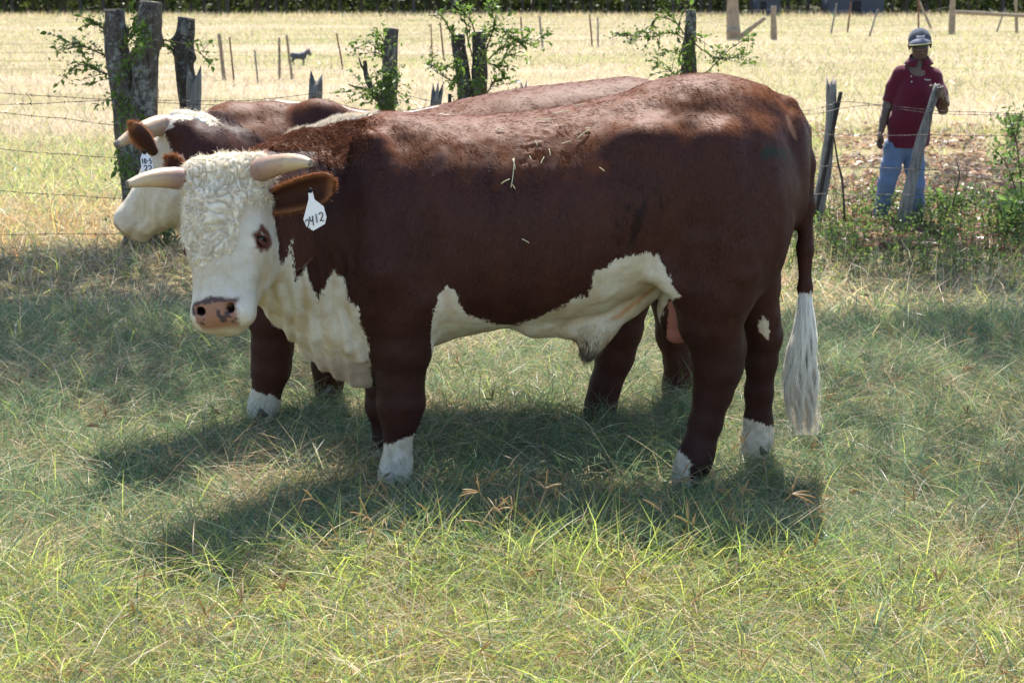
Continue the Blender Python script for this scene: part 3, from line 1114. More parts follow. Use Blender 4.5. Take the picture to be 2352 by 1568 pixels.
def near_bull():
    root = empty('hereford_bull', (at(1250, 900, YM)[0], YM, 0), 'big red brown bull with curly white face and ear tag 2412, standing side on', 'bull', 'horned bulls standing in the grass')
    F = Field((-1.62, 5.42, -.01), (1.42, 6.86, 1.72), .0092)
    X, T, B, W = torso_tables()
    torso(F, X, T, B, W, YM)
    G = lambda u, v, Y: at(u, v, Y)
    # shoulder, withers, rump and thigh masses
    for s in (-1, 1):
        F.ell(G(872, 560, YM + s * .24), (.20, .13, .33), None, .10)
        F.ell(G(900, 650, YM + s * .26), (.17, .12, .20), None, .08)
        F.ell(G(905, 350, YM + s * .10), (.16, .10, .11), None, .08)
        F.ell(G(1672, 500, YM + s * .205), (.235, .15, .36), None, .10)
        F.ell(G(1742, 480, YM + s * .16), (.115, .13, .30), None, .08)
        F.ell(G(1600, 600, YM + s * .24), (.13, .10, .16), None, .08)       # stifle
        F.ell(G(1480, 330, YM + s * .30), (.09, .06, .06), None, .10)       # hook bone
    F.ell(G(1610, 250, YM), (.26, .20, .12), None, .08)
    for s in (-1, 1):
        F.ell(G(1425, 345, YM + s * .475), (.13, .07, .09), None, .09, 'sub')           # hollow of the flank
        F.cone(G(842, 330, YM + s * .27), G(880, 620, YM + s * .36), .045, .060, .10)   # shoulder blade edge
        F.cone(G(960, 470, YM + s * .44), G(985, 660, YM + s * .44), .040, .050, .08, 'sub')
        F.cone(G(1575, 430, YM + s * .425), G(1560, 610, YM + s * .40), .030, .035, .08, 'sub')
        F.cone(G(1650, 330, YM + s * .33), G(1700, 620, YM + s * .33), .05, .06, .10)
    # neck
    px_chain(F, [(850, 525, 6.20, 200), (730, 515, 6.12, 180), (640, 505, 6.02, 150), (590, 500, 5.97, 125)], .10, .78)
    px_chain(F, [(900, 316, 6.22, 42), (790, 336, 6.20, 48), (690, 366, 6.12, 50), (610, 405, 6.02, 46)], .06)
    # dewlap and brisket
    px_chain(F, [(625, 640, 5.97, 66), (690, 715, 6.05, 54), (760, 790, 6.11, 50), (828, 838, 6.17, 50)], .06, .75)
    px_chain(F, [(690, 640, 6.02, 90), (790, 740, 6.1, 90), (850, 790, 6.18, 75)], .08)
    # skin folds on the neck
    for (u1, v1, u2, v2, y) in ((690, 600, 735, 770, 5.93), (735, 600, 800, 790, 5.92), (655, 560, 668, 690, 5.9), (770, 640, 830, 820, 5.94)):
        F.cone(G(u1, v1, y), G(u2, v2, y + .02), .025, .020, .045)
    # legs: near front, far front
    px_chain(F, [(930, 600, 6.02, 95), (926, 720, 6.0, 82), (922, 800, 5.99, 67), (919, 872, 5.99, 53), (921, 925, 5.99, 53), (918, 962, 5.99, 43), (914, 1010, 5.99, 30), (913, 1050, 5.985, 30), (910, 1075, 5.98, 35), (903, 1104, 5.965, 36)], .03)
    F.ell(G(908, 935, 5.975), (.060, .055, .065), None, .03)
    px_chain(F, [(905, 640, 6.42, 80), (895, 780, 6.44, 60), (888, 880, 6.44, 46), (884, 930, 6.44, 42), (887, 985, 6.44, 29), (888, 1020, 6.43, 31), (884, 1050, 6.42, 33)], .03)
    # near hind, far hind
    px_chain(F, [(1650, 560, 6.04, 128), (1640, 660, 6.02, 98), (1632, 735, 6.02, 72), (1646, 795, 6.04, 58), (1648, 845, 6.05, 55), (1637, 900, 6.05, 43), (1621, 970, 6.05, 37), (1604, 1030, 6.04, 36), (1593, 1060, 6.03, 39), (1578, 1092, 6.02, 37)], .03)
    F.ell(G(1692, 815, 6.06), (.030, .035, .060), None, .035)
    F.cone(G(1690, 700, 6.06), G(1702, 800, 6.06), .020, .016, .03)
    px_chain(F, [(1700, 560, 6.40, 95), (1726, 650, 6.42, 64), (1744, 722, 6.44, 46), (1754, 775, 6.45, 39), (1748, 830, 6.45, 35), (1743, 900, 6.45, 30), (1741, 965, 6.45, 31), (1739, 1005, 6.44, 35), (1733, 1034, 6.42, 35)], .03)
    F.ell(G(1782, 772, 6.45), (.022, .030, .045), None, .03)
    # flank fold, sheath, scrotum
    px_chain(F, [(1470, 600, 5.93, 34), (1512, 622, 5.92, 24), (1545, 655, 5.93, 15), (1562, 680, 5.95, 9)], .05)
    px_chain(F, [(1230, 735, 6.12, 40), (1330, 738, 6.14, 36), (1372, 752, 6.15, 30), (1360, 785, 6.15, 20), (1354, 806, 6.15, 13)], .06)
    px_chain(F, [(1380, 745, 6.15, 28), (1440, 705, 6.17, 22), (1500, 668, 6.18, 20)], .06)
    px_chain(F, [(1545, 660, 6.22, 34), (1553, 715, 6.22, 40), (1556, 752, 6.22, 36)], .03)
    # tail
    tail = [(1752, 226, 6.22, 24), (1802, 254, 6.22, 26), (1835, 305, 6.21, 23), (1850, 375, 6.20, 19), (1853, 470, 6.20, 18), (1849, 570, 6.20, 17), (1849, 665, 6.20, 14), (1850, 720, 6.20, 10)]
    px_chain(F, tail, .03)
    # head
    hf = HeadFrame(at(490, 350, 5.74), 16, 22.6, 8.5, 1.125)
    EW, EL = .124, .284
    head_field(F, hf, EW, EL)
    F.cone(hf.p(0, .12, -.22), G(640, 470, 6.04), .16, .22, .06)
    F.cone(hf.p(0, .27, -.24), G(660, 600, 6.02), .10, .16, .06)
    V, Q = F.surface(2)
    Nv, fn = normals(V, Q)
    # ---------------- markings, read off in the side view and fixed to the animal
    u, v = proj(V)
    near = V[:, 1] < YM + .06
    sc = 1 / 5.75                                    # photo pixels -> centimetres
    A = [(560, 820), (600, 560), (640, 612), (650, 605), (662, 562), (673, 546), (673, 600), (683, 645), (694, 632), (702, 612), (707, 645), (733, 698), (741, 665), (768, 616), (786, 642), (801, 687), (822, 705), (828, 749), (845, 788), (856, 870), (858, 930), (700, 930)]
    Bp = [(1004, 674), (1028, 656), (1047, 670), (1058, 698), (1070, 722), (1088, 727), (1128, 739), (1168, 749), (1220, 736), (1248, 722), (1300, 698), (1320, 683), (1348, 678), (1358, 654), (1366, 624), (1396, 616), (1420, 594), (1460, 582), (1496, 580), (1513, 590), (1526, 608), (1542, 646), (1562, 680), (1550, 684), (1530, 700), (1480, 830), (1300, 900), (960, 860), (984, 790)]
    Hp = [(360, 330), (560, 325), (605, 345), (613, 400), (622, 440), (632, 520), (640, 575), (648, 603), (658, 650), (610, 780), (380, 800)]
    h = hf.loc(V)
    onhead = (h[:, 2] > -.30) & (h[:, 1] > -.06) & (h[:, 1] < .64) & (np.abs(h[:, 0]) < .24)
    white = np.full(len(V), -9.0)
    frontleg = (u > 838) & (u < 1006) & (v > 640) & (V[:, 1] < 6.14)
    a = poly_sd(u, v, A) * sc
    a[~near] = np.where((V[~near, 0] < -.60) & (V[~near, 2] < .78) & (V[~near, 2] > .40), 4, -9)
    a[(V[:, 2] < .35)] = -9
    white = np.maximum(white, np.where((V[:, 1] < YM + .4) & (u < 858), a, -9))
    bb = poly_sd(u, v, Bp) * sc
    far_b = np.where((V[:, 2] < .70) & (u > 1000) & (u < 1500), 4, -9)
    leg_hide = (V[:, 1] < 6.13) & (u < 1002) & (v > 660)
    bb = np.where(near, bb, far_b)
    bb[leg_hide & (u < 990)] = -9
    white = np.maximum(white, bb)
    hh = poly_sd(u, v, Hp) * sc
    white = np.maximum(white, np.where(onhead & (h[:, 0] > -.02), hh, np.where(onhead, np.minimum(6, (h[:, 2] + .26) * 60), -9)))
    # crest stripe
    topz = cr(V[:, 0], X, T)
    crest = np.where((u > 575) & (u < 860), 3.4 - (topz - V[:, 2]) * 100 * .55 - np.clip((YM - .035 - V[:, 1]) * 100, 0, 30), -9)
    white = np.maximum(white, np.where(V[:, 1] > YM - .12, crest, -9))
    c2 = np.where((u > 925) & (u < 1100), 1.2 - np.abs(V[:, 1] - YM - .06) * 40, -9)
    white = np.maximum(white, np.where(V[:, 2] > topz - .05, c2, -9))
    # socks
    nf = (np.abs(u - 912) < 60) & (V[:, 1] < 6.2) & (v > 940)
    white[nf] = np.maximum(white[nf], ((v - 1012 + (u - 912) * .36) * sc)[nf])
    ff = (np.abs(u - 885) < 50) & (V[:, 1] > 6.3) & (v > 940)
    white[ff] = np.maximum(white[ff], ((v - 1035) * sc)[ff])
    nh = (u > 1500) & (u < 1680) & (V[:, 1] < 6.2) & (v > 1000)
    white[nh] = np.maximum(white[nh], poly_sd(u, v, [(1530, 1030), (1560, 1036), (1578, 1048), (1588, 1068), (1582, 1090), (1590, 1130), (1530, 1130)])[nh] * sc)
    fh = (u > 1680) & (V[:, 1] > 6.25) & (v > 900) & (u < 1800)
    white[fh] = np.maximum(white[fh], ((v - 968 - (u - 1740) * .25) * sc)[fh])
    hk = (V[:, 1] > 6.25) & (u > 1700)
    white[hk] = np.maximum(white[hk], poly_sd(u, v, [(1744, 738), (1755, 728), (1763, 746), (1771, 782), (1752, 779), (1743, 764)])[hk] * sc)
    tl = (u > 1815) & (v > 640)
    white[tl] = np.maximum(white[tl], ((v - 674) * sc)[tl])
    # tints: nose pad, eye rims, dirt, pink skin, sunlight painted on back and brisket
    tint = np.zeros((len(V), 3)); tm = np.zeros(len(V))
    def paint(mask, col, amt=1.0):
        mask = np.clip(mask, 0, 1) * amt
        tint[:] = np.where((mask > tm * .999)[:, None], np.array(col)[None], tint)
        tm[:] = np.maximum(tm, mask)
    jn = fbm(V, 26, 3, 2)
    # yellow stains on the neck and brisket
    paint(sstep(fbm(V * [1, 1, .4], 15, 4, 7) + .3 * jn, -.15, .75) * sstep(a, 0, 3) * (v < 830), (.46, .34, .18), .62)
    paint(sstep(v, 800, 840) * sstep(a, 0, 2) * (u < 860), (.56, .44, .39), .7)  # pinkish sunlight on the brisket bottom, painted into the tint
    paint(sstep(bb, .5, 4) * sstep(fbm(V * [1, 1, 1.5], 12, 4, 9), -.2, .6) * (u > 1000), (.50, .37, .23), .6)
    paint(sstep(-np.abs((u - 1028) - (v - 690) * .1) + 16, 0, 12) * (bb > 0) * (v > 668) * (v < 740), (.48, .32, .22), .5)
    paint(sstep(poly_sd(u, v, [(1390, 740), (1440, 700), (1500, 655), (1512, 655), (1480, 690), (1420, 735)]), -4, 6) * (V[:, 1] < 6.3), (.50, .25, .12), .85)
    paint((poly_sd(u, v, [(1535, 690), (1575, 690), (1580, 790), (1530, 790)]) > 0) * (np.abs(V[:, 1] - 6.22) < .09), (.42, .17, .13), .9)
    nose = sstep(.084 - .25 * np.clip(h[:, 1] - .52, 0, 1) - np.abs(h[:, 0]) + .010 * jn, 0, .012) * sstep(h[:, 1] - .484 + .35 * np.clip(.05 - np.abs(h[:, 0]), 0, 1) * .6 + .008 * jn, 0, .010) * sstep(.580 - h[:, 1], 0, .012) * sstep(h[:, 2] + .088, 0, .02)
    paint(nose * onhead, (.33, .17, .11), 1.0)
    spots = sstep(jn, .25, .55)
    dk = nose * np.maximum(spots * .8, sstep(.506 - h[:, 1], 0, .010)) * onhead
    tint[dk > .45] = (.085, .058, .055)
    for s in (-1, 1):
        d = np.minimum(np.linalg.norm((h - np.array([s * .052, .520, -.036])) / np.array([.023, .019, .05]), axis=1), np.linalg.norm((h - np.array([s * .066, .504, -.05])) / np.array([.012, .020, .05]), axis=1))
        paint(sstep(1.15 - d, 0, .4) * onhead, (.022, .014, .014))
        e = np.linalg.norm((h - np.array([s * EW, EL, -.088])) / np.array([.06, .040, .046]), axis=1) - 4 * np.clip((h[:, 2] + .088) * -1, -.03, .03) * 0
        paint(sstep(1.15 + .3 * jn - e, 0, .35) * onhead, (.115, .040, .026))
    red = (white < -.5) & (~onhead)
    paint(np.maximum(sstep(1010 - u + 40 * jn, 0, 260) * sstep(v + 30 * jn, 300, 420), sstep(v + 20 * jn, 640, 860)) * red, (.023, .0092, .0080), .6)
    paint(sstep(fbm(V, 30, 3, 12) , -.1, .5) * (white > 0) * (V[:, 2] < .3), (.34, .29, .22), .6)
    for s_ in (-1, 1):
        ts = np.exp(-((np.abs(h[:, 0]) * s_ * np.sign(h[:, 0]) - .105) / .022) ** 2) * sstep(h[:, 1], .30, .33) * sstep(.42 - h[:, 1], 0, .07) * (h[:, 0] * s_ > 0)
        paint(ts * onhead * (.6 + .6 * jn), (.44, .33, .20), .55)
    paint(sstep(fbm(V * [1, 1, .5], 24, 3, 14), .0, .6) * onhead * sstep(-h[:, 2], .12, .2) * (white > 1), (.46, .36, .23), .6)
    # wet dark curls on the flank, manure smear by the tail
    paint(sstep(poly_sd(u, v, [(1420, 560), (1440, 480), (1470, 440), (1520, 430), (1535, 455), (1500, 490), (1480, 530), (1450, 565)]) + 46 * fbm(V * [1, 1, .45], 30, 2, 3), 2, 30) * near, (.012, .008, .008), .75)
    paint(sstep(poly_sd(u, v, [(1740, 340), (1800, 335), (1830, 360), (1800, 365), (1745, 365)]) + 16 * jn, -2, 10) * near, (.020, .028, .018), .8)
    # bare pinkish skin under the tail head
    paint(sstep(poly_sd(u, v, [(1802, 262), (1812, 262), (1828, 300), (1832, 326), (1822, 318), (1808, 290)]), -2, 5) * (V[:, 1] < 6.25), (.34, .17, .10), .7)
    red_fluff = near * sstep(poly_sd(u, v, [(1180, 330), (1220, 300), (1280, 285), (1290, 310), (1250, 345), (1235, 385), (1185, 375)]) + 20 * jn, -2, 14)
    paint(red_fluff, (.16, .060, .030), .6)  # fluffier hair patch, a brighter orange than the coat around it
    paint(sstep(Nv[:, 2] + .18 * fbm(V, 12, 3, 6), .38, .85) * (V[:, 2] > 1.1) * (white < 0) * (~onhead), (.155, .048, .0135), .78)  # sunlit band on upward facing coat, painted into the tint
    # small relief: hair mats and wavy neck
    curl = sstep(-np.abs(u - 700) + 190, 0, 90) * sstep(420 - v, 0, 110) * (~onhead)
    patch = red_fluff * .8 + curl * sstep(v, 250, 300)
    ribs = sstep(-np.abs(u - 1170) + 190, 0, 80) * sstep(-np.abs(v - 480) + 150, 0, 70) * near
    V = V + Nv * (ribs * .0030 * np.sin((u + .12 * v) * .125 + 1.5 * noise3(V, 4, 7)))[:, None]
    V = V + Nv * ((.0055 * patch * fbm(V, 42, 2, 5)) + (.003 - .0018 * (V[:, 2] > 1.15)) * fbm(V, 11, 2, 8) + .0035 * fbm(V * [1, 1, .35], 15, 2, 4) * near * (V[:, 2] > .6))[:, None]
    # neck creases, vertical wavering folds
    nk = sstep(-np.abs(u - 700) + 130, 0, 40) * sstep(v - 560, 0, 60) * near * (~onhead)
    V = V + Nv * (nk * .007 * np.sin(u * .19 + 2.4 * noise3(V, 6, 6) - v * .03))[:, None]
    Nv, fn = normals(V, Q)
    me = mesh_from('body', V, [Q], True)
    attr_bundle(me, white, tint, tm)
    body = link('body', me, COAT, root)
    # ---------------- coat hair
    def flow(P):
        d = np.tile([.75, 0, -.55], (len(P), 1))
        d[:, 2] -= 1.4 * (P[:, 2] < .75)
        hl = hf.loc(P)
        oh = (hl[:, 2] > -.28) & (hl[:, 1] > -.06) & (hl[:, 1] < .64) & (np.abs(hl[:, 0]) < .24)
        d[oh] = (hf.L * .8)[None] + hf.W[None] * np.sign(hl[oh, :1]) * .4
        return d
    def hl_(P, n):
        up = sstep(n[:, 2], .1, .9)
        uu, vv = proj(P)
        nek = sstep(900 - uu, 0, 160)
        oh = np.linalg.norm(P - hf.p(0, .25, -.1), axis=1) < .4
        base = .013 + .010 * up + .014 * nek * (vv < 420) + .008 * ((uu < 870) & (vv > 560))
        return np.where(oh, .010, base)
    fw = np.ones(len(Q)); fc = V[Q[:, 0]]
    fw[fc[:, 1] > YM + .25] = .12
    fw[(fc[:, 2] > 1.2)] *= 1.5
    fw *= np.where(np.abs(Nv[Q[:, 0], 2]) < .35, .55, 1)
    hh_ = h[Q[:, 0]]
    fw[(onhead[Q[:, 0]]) & (hh_[:, 1] > .44) & (hh_[:, 2] > -.10)] = 0
    hair_coat(body, V, Q, Nv, fn, white, tint, tm, 85000, flow, hl_, fw)
    # curly wool on the forehead and poll, ending below the eyes
    def wt(hl, nv, pos):
        jj = fbm(hl, 30, 2, 2)
        side = np.abs(hl[:, 0])
        low = np.where(hl[:, 0] > 0, .365 - 9 * np.clip(side - .045, 0, 1) ** 1.35, .375 - 5 * np.clip(side - .07, 0, 1) ** 1.35)
        low = np.maximum(low, .175)
        a_ = sstep(low + .035 * jj - hl[:, 1], -.012, .03)
        return a_ * sstep(hl[:, 2] + .205 + .02 * jj, 0, .03) * sstep(nv @ hf.N, -.75, -.45)
    wool_cap(body, hf, EW, EL, wt)
    sel2 = (curl > .25) & (V[:, 1] < YM + .12) & (white < -2)
    # red brown ringlets behind the poll are hair tufts of the coat
    fw2 = np.where(sel2[Q[:, 0]], np.clip(curl[Q[:, 0]], 0, 1) ** 2, 0)
    hair_coat(body, V, Q, Nv, fn, white, tint * 0 + np.array([.19, .075, .04]), np.maximum(tm, .6), 7000, lambda P: np.stack([noise3(P, 16, 1) + .3, noise3(P, 16, 2), noise3(P, 16, 3) - .2], 1), lambda P, n: np.full(len(P), .028), fw2, 'neck_curls', .003, .5)
    sel3 = (crest > -1) & (white > 0)
    fw3 = np.where(sel3[Q[:, 0]], 1.0, 0)
    hair_coat(body, V, Q, Nv, fn, white, tint, tm, 5000, lambda P: np.tile([.2, -.2, .7], (len(P), 1)), lambda P, n: np.full(len(P), .030), fw3, 'crest_hair', .002, .7)
    # long belly and sheath hair
    sh = (u > 1315) & (u < 1400) & (v > 745) & (np.abs(V[:, 1] - 6.13) < .12)
    if sh.any():
        fw4 = np.where(sh[Q[:, 0]], 1.0, 0)
        hair_coat(body, V, Q, Nv, fn, white, tint * 0 + np.array([.10, .06, .04]), np.where(v > 780, .8, .1), 1800, lambda P: np.tile([-.25, 0, -1.], (len(P), 1)), lambda P, n: .03 + .035 * (proj(P)[1] > 790), fw4, 'sheath_hair', .0016, .2)
    # ---------------- eyes
    for s in (-1, 1):
        c = hf.p(s * (EW - .009), EL, -.090)
        b = MB()
        th = np.linspace(0, math.pi, 9); R = .0245
        b.tube(np.array([c + hf.W * s * -math.cos(t) * R for t in th]), np.maximum(R * np.sin(th), 1e-4), 14, False)
        link('eye', b.mesh('eye'), EYE, body)
        lb = MB()
        for sg, l0 in ((-1, .222), (1, .272)):
            arc = [hf.p(s * (EW + .003 + .010 * math.sin(t * math.pi)), EL + sg * (.005 + .013 * math.sin(t * math.pi)) , -.118 + .058 * t) for t in np.linspace(0, 1, 9)]
            lb.tube(np.array(arc), [.003, .007, .009, .010, .010, .010, .009, .007, .003], 8)
        lm = lb.mesh('eyelid')
        attr_bundle(lm, np.full(lb.n, -9.), np.tile([.10, .036, .026], (lb.n, 1)), np.ones(lb.n))
        link('eyelid', lm, COAT, body)
        k_ = 70
        pr = np.array([hf.p(s * (EW + .012), EL - .016 + RNG.normal(0, .002), -.118 + .058 * q) for q in RNG.random(k_)])
        dr = unit(hf.W * s * .8 + hf.L * .55 + RNG.normal(0, .15, (k_, 3)))
        ev, eq, et_, pe = ribbons(pr, dr, unit(np.cross(dr, hf.N + RNG.normal(0, .2, (k_, 3)))), RNG.uniform(.012, .022, k_), .0012, 1)
        em = mesh_from('eyelashes', ev, [eq, et_], True); attr_bundle(em, np.full(len(ev), 9.), np.tile([.45, .36, .26], (len(ev), 1)), np.ones(len(ev)))
        link('eyelashes', em, HAIRM, body, kind='stuff')
    # ---------------- horns
    p0 = hf.p(.105, .055, -.09)
    make_horn('horn', root, [p0, at(612, 386, 5.70), at(655, 375, 5.64), at(688, 372, 5.60), at(714, 375, 5.57)], [.043, .042, .035, .026, .0140])
    p1 = hf.p(-.105, .055, -.09)
    make_horn('horn', root, [p1, at(400, 409, 5.78), at(360, 409, 5.73), at(325, 415, 5.69), at(293, 424, 5.65)], [.043, .041, .034, .025, .0140])
    # ---------------- ears
    make_ear(root, at(616, 462, 5.80), at(768, 426, 5.68), unit(np.array([.16, -.12, 1.])), unit(np.array([-.22, -1., -.12])), .076, .60,
             ((0, .6), (.2, .90), (.45, 1.02), (.70, 1.06), (.86, .94), (.95, .70), (1, .34)))
    make_ear(root, at(432, 404, 5.96), at(384, 362, 6.0), unit(np.array([.55, 0, .8])), unit(np.array([-.1, -1., -.2])), .042, .5)
    # ---------------- tag 2412
    T0 = at(713, 440, 5.655)
    rt = unit(np.array([1., -.08, .16])); dn = unit(np.array([.12, .0, -1.])); nm = unit(np.cross(rt, dn)) * 1.0
    nm = nm if nm[1] < 0 else -nm
    out = [(-.007, -.008), (.007, -.008), (.011, .030), (.041, .060), (.046, .100), (.036, .124), (-.010, .142), (-.032, .128), (-.040, .095), (-.018, .045), (-.010, .026)]
    make_tag(root, T0, rt, dn, nm, out, [('2', -.034, .098, .016, .036, -.06), ('4', -.017, .088, .016, .036, -.06), ('1', .004, .083, .010, .033, -.06), ('2', .019, .080, .018, .033, -.06)], .0018)
    # ---------------- tail switch
    b = MB()
    cx = lambda vv: np.interp(vv, [640, 700, 780, 880, 930, 990], [1849, 1850, 1845, 1835, 1843, 1850])
    hwid = lambda vv: np.interp(vv, [640, 700, 780, 880, 930, 990], [12, 17, 30, 40, 34, 22])
    n = 4600
    a_ = RNG.uniform(-1, 1, n); dpt = RNG.uniform(-1, 1, n) * np.sqrt(1 - a_ * a_)
    v0 = RNG.uniform(650, 790, n); v1 = np.where(RNG.random(n) < .75, RNG.uniform(880, 1000, n), RNG.uniform(800, 900, n))
    S = 13
    vv = v0[:, None] + (v1 - v0)[:, None] * np.linspace(0, 1, S)[None]
    fr = (vv - 655) / 335
    clump = np.round(a_ * 3.2 + dpt * .8) / 3.2
    ph = clump * 7 + RNG.normal(0, .6, n)
    aw = a_[:, None] * (1 - fr * .32) + clump[:, None] * fr * .32
    uu = cx(vv) + hwid(vv) * aw + 9 * np.clip(fr, 0, 1) ** 1.2 * np.sin(vv * .052 + ph[:, None])
    yy = 6.20 + dpt[:, None] * .06 * np.sin(np.clip(fr * .85 + .12, 0, 1) * math.pi) + .010 * fr * np.sin(vv * .06 + ph[:, None] * 2)
    P = np.array([at(q, r, s_) for q, r, s_ in zip(uu.ravel(), vv.ravel(), yy.ravel())]).reshape(n, S, 3)
    side = unit(RNG.normal(size=(n, 1, 3)) * [1, .6, .2])
    fly = (RNG.random(n) < .10)[:, None] * np.clip(fr, 0, 1) ** 2 * RNG.normal(0, 14, n)[:, None]
    P[..., 0] += fly / 575
    wd = np.linspace(.0022, .0008, S)[None, :, None]
    VV = np.stack([P - side * wd / 2, P + side * wd / 2], 2).reshape(-1, 3)
    o_ = (np.arange(n)[:, None] * S + np.arange(S - 1)[None]) * 2
    q_ = np.stack([o_, o_ + 1, o_ + 3, o_ + 2], -1).reshape(-1, 4)
    sh_ = np.clip(1.15 - .8 * fr + RNG.normal(0, .18, n)[:, None], 0, 1.3)
    b.add(VV, q_, None, np.repeat(sh_.ravel(), 2))
    cv = np.linspace(655, 930, 14)
    b.tube(np.array([at(cx(q), q, 6.20) for q in cv]), np.array([hwid(q) * .55 / 575 for q in cv]) * np.linspace(1, .35, 14), 10, False, .8, a=np.linspace(.9, .2, 14))
    link('tail_switch', b.mesh('tail_switch', True, 'shade'), SWITCH, root, kind='stuff')
    # ---------------- hooves
    for (uu, vv, Y) in ((903, 1118, 5.96), (883, 1068, 6.41), (1574, 1108, 6.01), (1732, 1050, 6.41)):
        g0 = ground(uu, vv)
        make_hoof(root, (g0[0], Y, .0), (-1, -.15, 0), .054)
    # ---------------- straw caught on the back
    SB = simple_mat('dry_straw_bits', (.55, .50, .30), .7, .2, 30, .3)
    tree_u, tree_v = proj(V)
    bits = [(1176, 400, 70, 98), (1340, 310, 36, -55), (1182, 378, 26, 80), (1218, 365, 10, 75), (1302, 330, 22, -12), (1204, 552, 18, 30), (1232, 330, 14, 60), (1180, 430, 12, 60), (1350, 300, 12, 10), (1262, 352, 16, 80), (1160, 418, 22, -30),
            (1290, 262, 40, -8), (1250, 278, 34, 5), (1330, 245, 22, -20), (1150, 300, 16, 20), (1246, 372, 17, -70), (1380, 390, 14, 40)]
    for (uu, vv, ln, ang) in bits:
        d2 = (tree_u - uu) ** 2 + (tree_v - vv) ** 2 + 1e6 * (V[:, 1] > YM + .02)
        vi = int(np.argmin(d2)); p = V[vi]; nn = Nv[vi]
        dr = np.array([math.cos(math.radians(ang)), 0, -math.sin(math.radians(ang))])
        dr = unit(dr - nn * (dr @ nn)); L = ln / 575
        t = np.linspace(-.5, .5, 7)
        pts = p + nn * .010 + np.outer(t * L, dr) + np.outer((.25 - t * t) * L * .12, np.cross(nn, dr))
        # follow the curve of the body
        for q in range(7):
            j = int(np.argmin(((V - pts[q]) ** 2).sum(1))); pts[q] = pts[q] + Nv[j] * (.008 - (pts[q] - V[j]) @ Nv[j])
        b = MB(); b.tube(pts, .0019, 5)
        link('straw_stalk', b.mesh('straw_stalk'), SB, None, {70: 'longest pale straw stalk hanging on the middle of bull 2412 side', 36: 'slanting straw stalk high on the loin of bull 2412', 18: 'short straw bit alone low on the ribs of bull 2412'}.get(ln, 'loose dry straw stalk lying on the back of bull 2412'), 'straw', 'straw stalks caught on the big bull')
    return root, V, Nv


